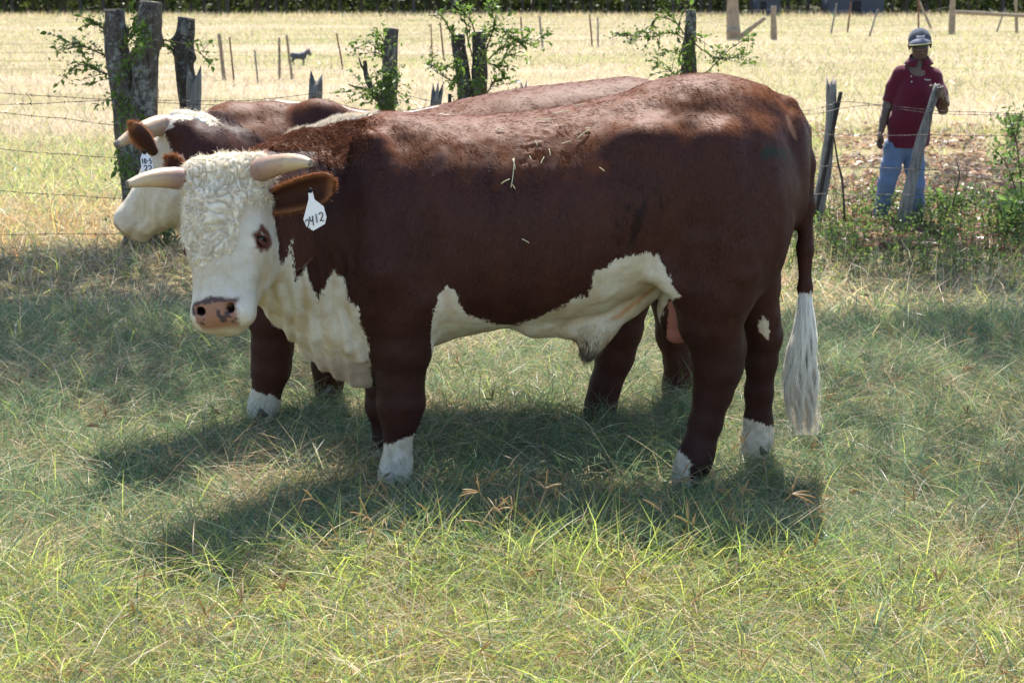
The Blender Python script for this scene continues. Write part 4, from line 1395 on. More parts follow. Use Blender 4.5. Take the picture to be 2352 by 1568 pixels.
# ------------------------------------------------------------------ far bull
def far_bull():
    dY = 1.05
    ym = YM + dY
    root = empty('hereford_bull', (-.1, ym, 0), 'red brown bull looking away left, mostly hidden behind bull 2412', 'bull', 'horned bulls standing in the grass')
    F = Field((-2.02, 6.50, -.01), (1.15, 7.92, 1.78), .0115)
    tab = np.array([(540, 262, 640, .15), (590, 248, 690, .22), (650, 241, 730, .31), (710, 238, 740, .36), (770, 244, 725, .39), (850, 256, 705, .40), (930, 257, 690, .42), (1000, 243, 680, .43), (1066, 227, 675, .43), (1173, 206, 670, .43),
                    (1281, 193, 650, .42), (1385, 183, 610, .39), (1440, 174, 590, .37), (1500, 184, 580, .33), (1545, 204, 560, .27), (1580, 232, 500, .16)], float)
    X = np.array([at(q[0], q[1], ym)[0] for q in tab]); T = np.array([at(q[0], q[1], ym)[2] for q in tab])
    B = np.array([at(q[0], q[2], ym - .12)[2] for q in tab]); W = tab[:, 3]
    torso(F, X, T, B, W, ym)
    G = at
    for s in (-1, 1):
        F.ell(G(700, 560, ym + s * .24), (.23, .13, .33), None, .10)
        F.ell(G(735, 285, ym + s * .14), (.14, .08, .115), None, .05)
        F.ell(G(1480, 480, ym + s * .20), (.24, .15, .36), None, .10)
    pass
    # neck
    px_chain(F, [(680, 470, 7.22, 185), (580, 440, 7.15, 160), (500, 420, 7.10, 125), (455, 415, 7.06, 105)], .10, .75)
    px_chain(F, [(760, 302, 7.27, 50), (620, 292, 7.22, 46), (530, 296, 7.16, 50), (455, 318, 7.10, 46)], .07)
    px_chain(F, [(470, 520, 7.05, 55), (560, 640, 7.14, 60), (640, 740, 7.2, 60)], .06, .75)
    # legs
    px_chain(F, [(640, 620, 7.05, 92), (630, 720, 7.05, 58), (626, 800, 7.05, 44), (622, 850, 7.05, 41), (612, 900, 7.05, 29), (606, 930, 7.05, 31), (600, 955, 7.03, 31)], .045)
    px_chain(F, [(760, 640, 7.50, 75), (758, 780, 7.5, 46), (757, 840, 7.5, 38), (756, 880, 7.5, 29), (754, 915, 7.48, 31)], .045)
    px_chain(F, [(1460, 560, 7.06, 100), (1440, 680, 7.05, 52), (1428, 760, 7.06, 44), (1412, 820, 7.07, 40), (1392, 880, 7.07, 33), (1380, 930, 7.06, 33), (1374, 958, 7.04, 33)], .045)
    px_chain(F, [(1560, 560, 7.46, 80), (1545, 690, 7.47, 46), (1548, 770, 7.48, 38), (1560, 830, 7.48, 32), (1556, 880, 7.48, 31), (1552, 905, 7.46, 31)], .045)
    # head looking left and slightly away
    hf = HeadFrame(at(412, 246, 6.86), 114, 32, 6, 1.045)
    head_field(F, hf)
    F.cone(hf.p(0, .12, -.22), G(500, 400, 7.10), .14, .22, .06)
    F.cone(hf.p(0, .28, -.23), G(500, 480, 7.08), .09, .15, .06)
    V, Q = F.surface(2)
    Nv, fn = normals(V, Q)
    u, v = proj(V)
    h = hf.loc(V)
    onhead = (h[:, 2] > -.36) & (h[:, 1] > -.06) & (h[:, 1] < .66) & (np.abs(h[:, 0]) < .24)
    sc = 1 / 4.95
    Hp = [(240, 330), (330, 280), (395, 256), (448, 262), (440, 276), (405, 280), (395, 296), (372, 300), (392, 330), (398, 360), (420, 352), (425, 372), (404, 400), (470, 560), (560, 620), (560, 700), (300, 640), (240, 560)]
    white = np.full(len(V), -9.)
    a = poly_sd(u, v, Hp) * sc
    white = np.maximum(white, np.where(u < 600, a, -9))
    white = np.maximum(white, np.where(onhead & (h[:, 0] < -.01) & (h[:, 2] > -.2) & (u < 450), 4, -9))
    # stripe over the withers
    topz = cr(V[:, 0], X, T)
    c2 = np.where((u > 530) & (u < 1010), .8 - np.abs(V[:, 1] - (ym - .05)) * 36, -9)
    white = np.maximum(white, np.where((V[:, 2] > topz - .035) & (V[:, 2] > 1.36), c2, -9))
    c3 = np.where((u > 655) & (u < 692), 2. - np.abs(V[:, 1] - (ym + .12)) * 30, -9)
    white = np.maximum(white, np.where(V[:, 2] > 1.3, c3, -9))
    leg = (v > 860)
    white = np.maximum(white, np.where((v > 860) & (u < 700), (v - 905 + (u - 610) * -.35) * sc, -9))
    tint = np.zeros((len(V), 3)); tm = np.zeros(len(V))
    jn = fbm(V, 26, 3, 2)
    e = np.linalg.norm((h - np.array([.132, .248, -.088])) / np.array([.05, .026, .034]), axis=1)
    m = sstep(1.15 + .3 * jn - e, 0, .35) * onhead
    tint[:] = (.34, .17, .13); tm = np.maximum(tm, m)
    nose = sstep(.075 - np.abs(h[:, 0]), 0, .012) * sstep(h[:, 1] - .488, 0, .012) * sstep(h[:, 2] + .055, 0, .02) * onhead
    tint[nose > .3] = (.33, .24, .25); tm = np.maximum(tm, nose)
    mouth = sstep(.009 - np.abs(h[:, 1] - .556 + .25 * (h[:, 2] + .072)) + .004 * jn, 0, .006) * (h[:, 2] < -.03) * (h[:, 2] > -.15) * onhead
    tint[mouth > .3] = (.25, .14, .09); tm = np.maximum(tm, mouth * .8)
    bl = sstep(Nv[:, 2] + .18 * fbm(V, 12, 3, 6), .38, .85) * (V[:, 2] > 1.1) * (white < 0) * (~onhead) * .75  # sunlit back painted in: mask of upward facing red coat
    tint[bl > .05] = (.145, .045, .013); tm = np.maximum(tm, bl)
    wr = onhead * (h[:, 2] < -.10) * sstep(white, 1, 5) * .7
    V = V + Nv * (.003 * fbm(V, 11, 2, 8) + wr * .0035 * np.sin(h[:, 2] * 150 + 5 * noise3(V, 6, 3)))[:, None]
    Nv, fn = normals(V, Q)
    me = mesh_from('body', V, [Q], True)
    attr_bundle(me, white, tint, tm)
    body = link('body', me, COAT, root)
    def flow(P):
        d = np.tile([.75, 0, -.55], (len(P), 1))
        return d
    fw = np.where((V[Q[:, 0], 2] > 1.0) | (u[Q[:, 0]] < 720), 1., .15)
    fw[V[Q[:, 0], 1] > ym + .3] = .1
    fw[onhead[Q[:, 0]] & (h[Q[:, 0], 1] > .44) & (h[Q[:, 0], 2] > -.10)] = 0
    hair_coat(body, V, Q, Nv, fn, white, tint, tm, 32000, flow, lambda P, n: .013 + .014 * sstep(n[:, 2], .1, .9), fw, width=.002)
    def wt(hl, nv, pos):
        uu, vv = proj(pos)
        jj = fbm(hl, 30, 2, 2)
        return sstep(.11 + .03 * jj - hl[:, 1], -.01, .03) * sstep(hl[:, 2] + .26, 0, .03) * sstep(.055 + .02 * jj - hl[:, 0], 0, .03)
    wool_cap(body, hf, .132, .248, wt, strands=3500)
    c = hf.p(.126, .248, -.088)
    b = MB(); th = np.linspace(0, math.pi, 8); R = .024
    b.tube(np.array([c + hf.W * -math.cos(t) * R for t in th]), np.maximum(R * np.sin(th), 1e-4), 12, False)
    link('eye', b.mesh('eye'), EYE, body)
    # horns
    make_horn('horn', root, [hf.p(.09, .05, -.10), at(372, 289, 6.74), at(318, 304, 6.64), at(266, 334, 6.55)], [.055, .050, .042, .030, .014])
    make_horn('horn', root, [hf.p(-.09, .05, -.10), hf.p(-.18, .09, -.09), hf.p(-.25, .13, -.04), hf.p(-.30, .19, .05)], [.052, .048, .04, .03, .016])
    make_ear(root, at(358, 354, 6.62), at(302, 286, 6.50), unit(np.array([.72, .25, .66])), unit(np.array([-.55, .75, .25])), .046, .7)
    make_ear(root, hf.p(-.14, .10, -.17), hf.p(-.34, .12, -.17), hf.L, hf.N, .06, .6)
    # tag with two rows of figures
    T0 = at(332, 352, 6.50)
    rt = unit(np.array([1., .25, -.04])); dn = unit(np.array([.10, -.05, -1.])); nm = unit(np.cross(rt, dn)); nm = nm if nm[1] < 0 else -nm
    out = [(-.006, -.008), (.006, -.008), (.026, .022), (.029, .080), (-.021, .078), (-.020, .022)]
    make_tag(root, T0, rt, dn, nm, out, [('10-5', -.017, .022, .0085, .021, 0), ('22', -.010, .050, .014, .024, 0)], .0019)
    for (uu, vv, Y) in ((598, 968, 7.02), (752, 925, 7.46), (1370, 966, 7.03), (1550, 918, 7.44)):
        g0 = ground(uu, vv); make_hoof(root, (g0[0], Y, 0), (-1, -.15, 0), .058)
    b = MB()
    for i in range(60):
        t = np.linspace(0, 1, 8)
        x = X[-1] + .06 + RNG.normal(0, .02) + .01 * np.sin(t * 7 + i)
        b.tube(np.stack([np.full(8, 1) * x, ym + RNG.normal(0, .025) + 0 * t, .85 - .45 * t], 1), .004, 4, False, a=np.full(8, .6))
    link('tail_switch', b.mesh('tail_switch', True, 'shade'), SWITCH, root, kind='stuff')
    b = MB(); b.tube(smooth_curve([(X[-1] - .1, ym, T[-2]), (X[-1] + .05, ym, T[-2] - .08), (X[-1] + .075, ym, 1.1), (X[-1] + .06, ym, .82)], 14), .026, 8)
    tmh = b.mesh('tail'); attr_bundle(tmh, np.full(b.n, -9.), np.zeros((b.n, 3)), np.zeros(b.n))
    link('tail', tmh, COAT, root)
    return root


near_bull()
far_bull()
# ------------------------------------------------------------------ bark, wood, wire, leaf materials
def bark_material(name, base, lichen, dark, lich=.5):
    m, nt, b, out = new_mat(name)
    g = N(nt); P = g.coord()
    ridg = g.noise(g.mapping(P, (1, 1, .28)), 34, 5, .65, .6)
    c = g.ramp(ridg, [(.3, dark), (.52, base), (.75, tuple(min(1, x * 1.6) for x in base))])
    spots = g.step(g.math('ADD', g.noise(P, 22, 4, .7), g.math('MULTIPLY', g.noise(P, 5, 3), .45)), .74 - .10 * lich, .90 - .10 * lich)
    c = g.mix(spots, c, lichen)
    sp2 = g.step(g.voro(P, 46), .20, .10)
    c = g.mix(g.math('MULTIPLY', sp2, g.step(g.noise(P, 6, 3), .45, .6)), c, tuple(min(1, x * 1.15) for x in lichen))
    moss = g.step(g.noise(P, 4.3, 3), .58, .72)
    c = g.mix(g.math('MULTIPLY', moss, .7), c, (.11, .085, .025))
    g.put(b.inputs['Base Color'], c)
    b.inputs['Roughness'].default_value = .9
    b.inputs['Specular IOR Level'].default_value = .15
    h = g.math('ADD', ridg, g.math('MULTIPLY', spots, .25))
    g.put(b.inputs['Normal'], g.bump(h, .9, .03))
    return m


def wood_material(name, base, dark, sc=40):
    m, nt, b, out = new_mat(name)
    g = N(nt); P = g.coord()
    gr = g.noise(g.mapping(P, (1, 1, .07)), sc, 5, .65, .4)
    c = g.ramp(gr, [(.28, dark), (.5, base), (.74, tuple(min(1, x * 1.45) for x in base))])
    c = g.mix(g.math('MULTIPLY', g.step(g.noise(P, 6, 4), .52, .7), .55), c, (.09, .085, .07))
    c = g.mix(g.math('MULTIPLY', g.step(g.noise(P, 17, 4), .6, .72), .5), c, (.34, .36, .30))
    g.put(b.inputs['Base Color'], c)
    b.inputs['Roughness'].default_value = .85
    b.inputs['Specular IOR Level'].default_value = .2
    g.put(b.inputs['Normal'], g.bump(gr, .9, .02))
    return m


BARK = bark_material('lichen_bark', (.12, .10, .085), (.30, .295, .27), (.040, .032, .026), .35)
BARK_D = bark_material('dark_lichen_bark', (.080, .068, .058), (.24, .245, .225), (.028, .023, .019), .2)
CUT = wood_material('sawn_end', (.34, .29, .22), (.20, .16, .11), 30)
GREY = wood_material('weathered_grey_wood', (.23, .215, .20), (.06, .055, .05))
TAN = wood_material('weathered_tan_wood', (.30, .24, .17), (.11, .085, .06))
STEEL = simple_mat('rusty_dark_steel', (.035, .026, .022), .7, .3, 40, .5, .3)
RUST = simple_mat('rusty_steel', (.16, .075, .05), .8, .2, 30, .4, .3)
WIRE = simple_mat('barbed_wire_steel', (.085, .070, .060), .55, .5, 60, .4, metal=.4)
TWIG = simple_mat('twig_bark', (.085, .062, .045), .85, .2, 40, .4)


def leaf_material(name, c1, c2, tr=.45):
    m, nt, b, out = new_mat(name)
    g = N(nt)
    oi = g.node('ShaderNodeObjectInfo').outputs['Random']
    col = g.mix(oi, c1, c2)
    col = g.mix(g.math('MULTIPLY', g.noise(g.coord(), 30, 2), .35), col, (.03, .04, .01))
    g.put(b.inputs['Base Color'], col)
    b.inputs['Roughness'].default_value = .45
    t = g.node('ShaderNodeBsdfTranslucent')
    hs = g.node('ShaderNodeHueSaturation'); hs.inputs['Value'].default_value = 1.7; g.put(hs.inputs['Color'], col); g.put(t.inputs[0], hs.outputs[0])
    mx = g.node('ShaderNodeMixShader'); mx.inputs[0].default_value = tr
    nt.links.new(b.outputs[0], mx.inputs[1]); nt.links.new(t.outputs[0], mx.inputs[2]); nt.links.new(mx.outputs[0], out.inputs[0])
    return m


LEAF = leaf_material('fresh_leaf', (.075, .14, .022), (.15, .23, .04))
LEAF_D = leaf_material('dark_leaf', (.035, .060, .018), (.065, .085, .025), .3)


def leaf_mesh(name, L, Wd, mat):
    """pointed leaf, folded along the midrib, drooping; stalk at the origin, pointing +X"""
    t = np.linspace(0, 1, 6); wv = Wd / 2 * np.array([.05, .75, 1, .85, .45, .0])
    V = []
    for i_ in range(6):
        z = -.25 * L * t[i_] ** 2
        V += [(t[i_] * L, -wv[i_], z + wv[i_] * .35), (t[i_] * L, 0, z), (t[i_] * L, wv[i_], z + wv[i_] * .35)]
    q = []
    for i_ in range(5):
        a = i_ * 3
        q += [(a, a + 1, a + 4, a + 3), (a + 1, a + 2, a + 5, a + 4)]
    me = mesh_from(name, np.array(V), [np.array(q)], True)
    me.materials.append(mat)
    return me


LEAVES = [leaf_mesh('leaf_long', .07, .030, LEAF), leaf_mesh('leaf_round', .05, .034, LEAF), leaf_mesh('leaf_small', .038, .018, LEAF)]
LEAVES_D = [leaf_mesh('dead_leaf_long', .075, .034, LEAF_D), leaf_mesh('dead_leaf_round', .055, .040, LEAF_D)]


def place_leaf(parent, p, d, meshes, sc=1.0):
    me = random.choice(meshes)
    o = bpy.data.objects.new('leaf', me)
    d = Vector(d).normalized()
    q = d.to_track_quat('X', 'Z') @ Matrix.Rotation(random.uniform(-1.2, 1.2), 4, 'X').to_quaternion()
    o.rotation_euler = q.to_euler()
    s_ = sc * random.uniform(.6, 1.25)
    o.scale = (s_, s_, s_)
    o.location = tuple(p)
    o.parent = parent
    COL.objects.link(o)
    return o


SPRIGS = {}


def twig(root, pts, r0, leaves, meshes=None, sc=1.0, side=0, cluster=.0):
    """a thin shoot with alternate leaves; side shoots join the same twig mesh"""
    meshes = meshes or LEAVES
    c = smooth_curve(pts, 12)
    c = c + .012 * np.stack([noise3(c, 9, 1), noise3(c, 9, 2), noise3(c, 9, 3)], 1) * np.linspace(0, 1, 12)[:, None]
    b = MB(); b.tube(c, np.linspace(r0, r0 * .35, 12), 5)
    spots = [(c[int(i_)], unit(c[min(int(i_) + 1, 11)] - c[int(i_) - 1])) for i_ in np.linspace(2, 11, max(leaves, 1))] if leaves else []
    for k in range(int(side * 1.25) + 1):
        i_ = random.randint(2, 10); d = unit(unit(c[i_] - c[i_ - 1]) + np.array([random.uniform(-.9, .9), random.uniform(-.6, .6), random.uniform(-.5, .9)]))
        L = random.uniform(.08, .22)
        sp = np.array([c[i_] + d * L * t + np.array([0, 0, -.03]) * t * t for t in np.linspace(0, 1, 5)])
        b.tube(sp, np.linspace(r0 * .5, r0 * .2, 5), 4)
        for t in (1, 2, 3, 4, 4):
            spots.append((sp[t], d))
    o = link('twig', b.mesh('twig'), TWIG, root)
    SPRIGS.setdefault(root.name, (root, []))[1].extend([p for p, d in spots])
    for p, d in spots:
        dd = unit(d + np.array([random.uniform(-1, 1), random.uniform(-.8, .8), random.uniform(-.6, .6)]))
        place_leaf(o, p, dd, meshes, sc)
    return o


def stump_trunk(name, parent, pts, radii, mat, ring=18, ridge=.10, cut=True, knots=0, seed=0):
    """upright trunk with bark ridges, knots and a sawn top"""
    c = smooth_curve(pts, 34)
    r = np.interp(np.linspace(0, 1, 34), np.linspace(0, 1, len(radii)), radii)
    b = MB(); b.tube(c, r, ring, True)
    V = b.V[0]
    cen = np.vstack([np.repeat(c, ring, 0), c[:1], c[-1:]])
    rr = np.append(np.repeat(r, ring), [r[0], r[-1]])
    dv = V - cen
    nz = fbm(V * [1, 1, .35] + seed * 3.1, 1.0 / (r.mean() * .55), 3, seed)
    V = V + unit(dv + 1e-9) * (rr * ridge * nz)[:, None] * (np.linalg.norm(dv, axis=1) > 1e-5)[:, None]
    for k in range(knots):
        i_ = random.randint(4, 29); a = random.uniform(0, 6.28)
        kp = c[i_] + r[i_] * np.array([math.cos(a), math.sin(a), 0])
        dd = np.linalg.norm(V - kp, axis=1)
        V = V + unit(dv + 1e-9) * (r[i_] * .45 * np.exp(-(dd / (r[i_] * .5)) ** 2))[:, None]
    b.V[0] = V
    o = link(name, b.mesh(name), mat, parent)
    if cut:
        e = MB(); d = unit(c[-1] - c[-2])
        e.tube(np.array([c[-1] - d * .012, c[-1] + d * .004]), [r[-1] * 1.0, r[-1] * .97], ring, True, nz=.06)
        link('sawn_top', e.mesh('sawn_top', False), CUT, o)
    return o


def rough_post(name, base, top, r0, r1, mat, label, group, splinter=.0, flat=1.0, cat='post', sides=10, bendv=0.0, nz=.12):
    base = np.asarray(base, float); top = np.asarray(top, float)
    n = 16
    t = np.linspace(0, 1, n)
    side = np.cross(unit(top - base), [0, 1, 0])
    c = base + np.outer(t, top - base) + np.outer(np.sin(t * math.pi) * bendv, side)
    b = MB(); b.tube(c, np.linspace(r0, r1, n), sides, True, flat)
    V = b.V[0]
    cen = np.vstack([np.repeat(c, sides, 0), c[:1], c[-1:]])
    sd = abs(hash(name + label)) % 50 if False else len(label) % 17 + int(abs(base[0]) * 7) % 13
    V = V + (V - cen) * (nz * 1.6 * fbm((V - base) * [1, 1, .22], .8 / r0, 3, sd))[:, None]
    if splinter:
        last = np.arange((n - 2) * sides, n * sides)
        ax = unit(top - base)
        jit = np.tile(RNG.uniform(-1, .35, sides), 2) * splinter
        V[last] += np.outer(jit, ax)
        V[-1] -= ax * splinter * .6
    b.V[0] = V
    return link(name, b.mesh(name, True), mat, None, label, cat, group)





FG = 'posts of the near wire fence'
# ------------------------------------------------------------------ twin stump at the left
YT = 12.4
def A(u, v, Y=YT): return at(u, v, Y)
root = empty('tree_stump', (*A(310, 566)[:2], 0), 'tall sawn tree stump forking into two lichen covered trunks with leafy shoots', 'tree stump', 'sawn living stumps along the near fence')
pm = ppm(A(300, 300))
bz = float(A(310, 568)[2])
o1 = stump_trunk('trunk', root, [A(322, 575), A(322, 500), A(300, 330), A(285, 220), A(268, 110), A(262, 22)], [42 / pm, 38 / pm, 33 / pm, 30 / pm, 27 / pm, 22 / pm], BARK, knots=4, seed=1)
o2 = stump_trunk('trunk', root, [A(326, 560, YT - .06), A(326, 440, YT - .06), A(330, 300, YT - .06), A(334, 170, YT - .06), A(343, 60, YT - .06), A(346, 5, YT - .06)], [40 / pm, 36 / pm, 32 / pm, 29 / pm, 27 / pm, 24 / pm], BARK, knots=4, seed=2)
twig(root, [A(262, 140), A(225, 120), A(185, 105), A(140, 92)], .008, 10, side=5)
twig(root, [A(262, 175), A(228, 165), A(190, 150), A(165, 162)], .008, 9, side=6)
twig(root, [A(262, 100), A(240, 70), A(215, 52), A(190, 40)], .007, 8, side=3)
twig(root, [A(285, 135, 12.2), A(290, 100, 12.15), A(310, 75, 12.15), A(305, 45, 12.15)], .007, 10, side=5)
twig(root, [A(280, 160, 12.2), A(262, 195, 12.12), A(270, 230, 12.1), A(280, 260, 12.1)], .006, 9, side=4)
twig(root, [A(300, 90, 12.2), A(318, 100, 12.1), A(312, 120, 12.1), A(300, 150, 12.1)], .006, 9, side=6)
twig(root, [A(320, 28), A(312, 40), A(316, 56), A(306, 66)], .004, 5, sc=1.2)
twig(root, [A(372, 92), A(400, 97), A(430, 104), A(460, 118), A(480, 100)], .006, 4, side=2)
twig(root, [A(290, 330, 12.2), A(275, 345, 12.15), A(285, 372, 12.15), A(280, 395, 12.15)], .005, 8, side=4)
twig(root, [A(288, 215, 12.2), A(296, 225, 12.15), A(290, 240, 12.15), A(300, 250, 12.15)], .004, 6, side=2)

# third stump and split post against it
Y3 = 12.9
root = empty('tree_stump', (*A(440, 540, Y3)[:2], 0), 'sawn stump with flaking grey bark behind a short split post', 'tree stump', 'sawn living stumps along the near fence')
pm = ppm(A(430, 200, Y3))
stump_trunk('trunk', root, [A(452, 545, Y3), A(445, 400, Y3), A(438, 270, Y3), A(424, 160, Y3), A(424, 110, Y3), A(428, 42, Y3)], [34 / pm, 30 / pm, 24 / pm, 21 / pm, 22 / pm, 19 / pm], BARK_D, knots=5, seed=3)
twig(root, [A(410, 125, Y3), A(398, 118, Y3), A(388, 105, Y3), A(370, 95, Y3)], .005, 6, side=2)
rough_post('fence_post', A(440, 545, 12.7), A(446, 160, 12.7), .075, .055, GREY, 'short split grey post leaning on the flaking bark stump', FG, .16)

# fourth stump, ivy covered, with a dead stub
Y4 = 12.7
root = empty('tree_stump', (*A(890, 545, Y4)[:2], 0), 'single sawn stump with mossy dead side branch', 'tree stump', 'sawn living stumps along the near fence')
pm = ppm(A(890, 200, Y4))
stump_trunk('trunk', root, [A(885, 548, Y4), A(886, 400, Y4), A(888, 260, Y4), A(896, 190, Y4), A(896, 120, Y4), A(902, 66, Y4)], [30 / pm, 26 / pm, 20 / pm, 18 / pm, 17 / pm, 15 / pm], BARK, knots=5, seed=4)
b = MB()
b.tube(smooth_curve([A(882, 238, Y4), A(858, 212, Y4 - .05), A(842, 175, Y4 - .08), A(838, 140, Y4 - .1)], 14), np.linspace(.035, .016, 14), 9, True, nz=.35)
b.tube(smooth_curve([A(858, 214, Y4), A(835, 204, Y4 - .05), A(815, 200, Y4 - .05), A(800, 194, Y4 - .05)], 10), np.linspace(.016, .005, 10), 7, True, nz=.3)
b.tube(smooth_curve([A(841, 165, Y4 - .08), A(832, 155, Y4 - .1), A(826, 140, Y4 - .1), A(824, 132, Y4 - .1)], 8), np.linspace(.012, .004, 8), 6, True, nz=.3)
link('dead_branch', b.mesh('dead_branch'), BARK_D, root)
for (pts, lv, sd) in (([A(884, 115, 12.5), A(872, 100, 12.45), A(850, 98, 12.45), A(815, 112, 12.45)], 5, 1), ([A(886, 100, 12.5), A(878, 90, 12.45), A(872, 82, 12.45), A(866, 95, 12.45)], 6, 2),
                      ([A(890, 150, 12.5), A(884, 175, 12.45), A(892, 195, 12.45), A(886, 215, 12.45)], 12, 7), ([A(900, 130, 12.5), A(905, 150, 12.45), A(896, 170, 12.45), A(904, 190, 12.45)], 10, 5),
                      ([A(878, 210, 12.5), A(862, 215, 12.45), A(850, 212, 12.45), A(835, 205, 12.45)], 9, 5), ([A(880, 225, 12.5), A(868, 235, 12.45), A(880, 245, 12.45), A(900, 240, 12.45)], 10, 5), ([A(886, 130, 12.5), A(872, 125, 12.45), A(862, 118, 12.45), A(870, 110, 12.45)], 7, 3)):
    twig(root, pts, .005, lv, side=sd, sc=.85)

# fifth: twin stumps with a leafy climber
Y5 = 13.0
root = empty('tree_stump', (*A(1085, 535, Y5)[:2], 0), 'pair of sawn stumps grown together with tall arching leafy shoots', 'tree stump', 'sawn living stumps along the near fence')
pm = ppm(A(1080, 150, Y5))
stump_trunk('trunk', root, [A(1078, 540, Y5), A(1075, 380, Y5), A(1068, 225, Y5), A(1062, 160, Y5), A(1054, 110, Y5), A(1052, 80, Y5)], [26 / pm, 23 / pm, 18 / pm, 16 / pm, 16 / pm, 16 / pm], BARK_D, knots=4, seed=5)
stump_trunk('trunk', root, [A(1098, 540, Y5), A(1098, 380, Y5), A(1100, 225, Y5), A(1102, 160, Y5), A(1100, 110, Y5), A(1098, 74, Y5)], [26 / pm, 23 / pm, 19 / pm, 18 / pm, 16 / pm, 15 / pm], BARK_D, knots=5, seed=6)
for pts, lv, sd, mm in (([A(1112, 130, 12.85), A(1125, 90, 12.8), A(1135, 50, 12.8), A(1122, 10, 12.8)], 9, 6, 0), ([A(1115, 145, 12.85), A(1140, 120, 12.8), A(1165, 108, 12.8), A(1205, 92, 12.8), A(1250, 98, 12.8)], 12, 5, 0),
                        ([A(1090, 75, 12.9), A(1080, 45, 12.85), A(1060, 30, 12.85), A(1035, 25, 12.85)], 6, 2, 0), ([A(1085, 130, 12.85), A(1075, 95, 12.8), A(1072, 60, 12.8), A(1058, 38, 12.8)], 4, 1, 1),
                        ([A(1055, 105, 12.9), A(1035, 75, 12.85), A(1015, 40, 12.85), A(985, 35, 12.85)], 5, 2, 1), ([A(1110, 110, 12.85), A(1128, 70, 12.8), A(1155, 70, 12.8), A(1175, 90, 12.8)], 14, 6, 0),
                        ([A(1115, 140, 12.85), A(1140, 150, 12.8), A(1165, 130, 12.8), A(1190, 125, 12.8)], 9, 4, 0), ([A(1050, 190, 12.9), A(1025, 180, 12.85), A(1005, 165, 12.85), A(985, 148, 12.85)], 6, 3, 1),
                        ([A(1112, 225, 12.85), A(1130, 195, 12.8), A(1140, 170, 12.8), A(1128, 150, 12.8)], 7, 2, 1), ([A(1060, 110, 12.85), A(1050, 140, 12.8), A(1058, 165, 12.8), A(1050, 190, 12.8)], 9, 5, 0), ([A(1100, 110, 12.85), A(1112, 130, 12.8), A(1098, 160, 12.8), A(1108, 190, 12.8)], 8, 4, 0)):
    twig(root, pts, .007, lv, side=sd, meshes=[LEAVES, LEAVES + LEAVES_D][mm], sc=.95)

# sixth stump
Y6 = 13.1
root = empty('tree_stump', (*A(1585, 530, Y6)[:2], 0), 'slim sawn stump with a ragged vine spreading both ways', 'tree stump', 'sawn living stumps along the near fence')
pm = ppm(A(1585, 100, Y6))
stump_trunk('trunk', root, [A(1584, 535, Y6), A(1584, 360, Y6), A(1584, 185, Y6), A(1582, 120, Y6), A(1586, 70, Y6), A(1587, 24, Y6)], [25 / pm, 21 / pm, 18 / pm, 16 / pm, 13 / pm, 11 / pm], BARK_D, knots=5, seed=7)
for pts, lv, sd, mm in (([A(1575, 90, 12.95), A(1540, 75, 12.9), A(1500, 85, 12.9), A(1440, 82, 12.9)], 14, 6, 1), ([A(1572, 80, 12.95), A(1550, 50, 12.9), A(1515, 40, 12.9), A(1500, 60, 12.9)], 9, 3, 1),
                        ([A(1575, 150, 12.95), A(1550, 170, 12.9), A(1530, 150, 12.9), A(1500, 140, 12.9)], 7, 4, 0), ([A(1596, 100, 12.95), A(1620, 120, 12.9), A(1660, 135, 12.9), A(1715, 122, 12.9)], 9, 4, 0),
                        ([A(1590, 20, 12.95), A(1582, 12, 12.9), A(1570, 30, 12.9), A(1560, 55, 12.9)], 5, 1, 1), ([A(1598, 190, 12.95), A(1640, 150, 12.9), A(1680, 110, 12.9), A(1715, 88, 12.9)], 6, 3, 0),
                        ([A(1580, 70, 12.9), A(1594, 90, 12.9), A(1580, 110, 12.9), A(1592, 140, 12.9)], 10, 5, 0), ([A(1580, 110, 12.9), A(1560, 130, 12.9), A(1568, 165, 12.9), A(1545, 185, 12.9)], 8, 3, 0)):
    twig(root, pts, .006, lv, side=sd, meshes=[LEAVES, LEAVES + LEAVES_D][mm], sc=.85)

# small leaflets that fill the shoots
SMALL_LEAF = leaf_material('small_leaflets', (.075, .13, .022), (.12, .19, .035))
for nm, (root, pts) in SPRIGS.items():
    base = np.array(pts)
    P = np.repeat(base, 3, axis=0) + RNG.normal(0, .035, (len(base) * 3, 3)) * [1, .7, 1]
    a_ = unit(RNG.normal(size=P.shape)); b_ = unit(np.cross(a_, RNG.normal(size=P.shape)))
    sz = RNG.uniform(.010, .021, (len(P), 1))
    V = np.stack([P - a_ * sz, P - b_ * sz * .5, P + a_ * sz, P + b_ * sz * .5], 1).reshape(-1, 3)
    link('leaflets', mesh_from('leaflets', V, [np.arange(len(V)).reshape(-1, 4)]), SMALL_LEAF, root, kind='stuff')

# small broken posts of the near fence
rough_post('fence_post', A(700, 548, 12.7), A(727, 170, 12.7), .060, .050, GREY, 'broken grey post tip showing just above the far bull withers', FG, .12)
rough_post('fence_post', A(960, 545, 12.75), A(1006, 196, 12.75), .060, .046, GREY, 'split grey post leaning right beside the twin stumps', FG, .16)
rough_post('fence_post', A(1024, 545, 12.8), A(1033, 216, 12.8), .028, .026, STEEL, 'dark steel stake tip between split post and twin stumps', FG, 0, .6)
rough_post('fence_post', A(1190, 540, 12.9), A(1203, 188, 12.9), .034, .026, GREY, 'thin forked grey stake tip rising over the far bull back', FG, .09)
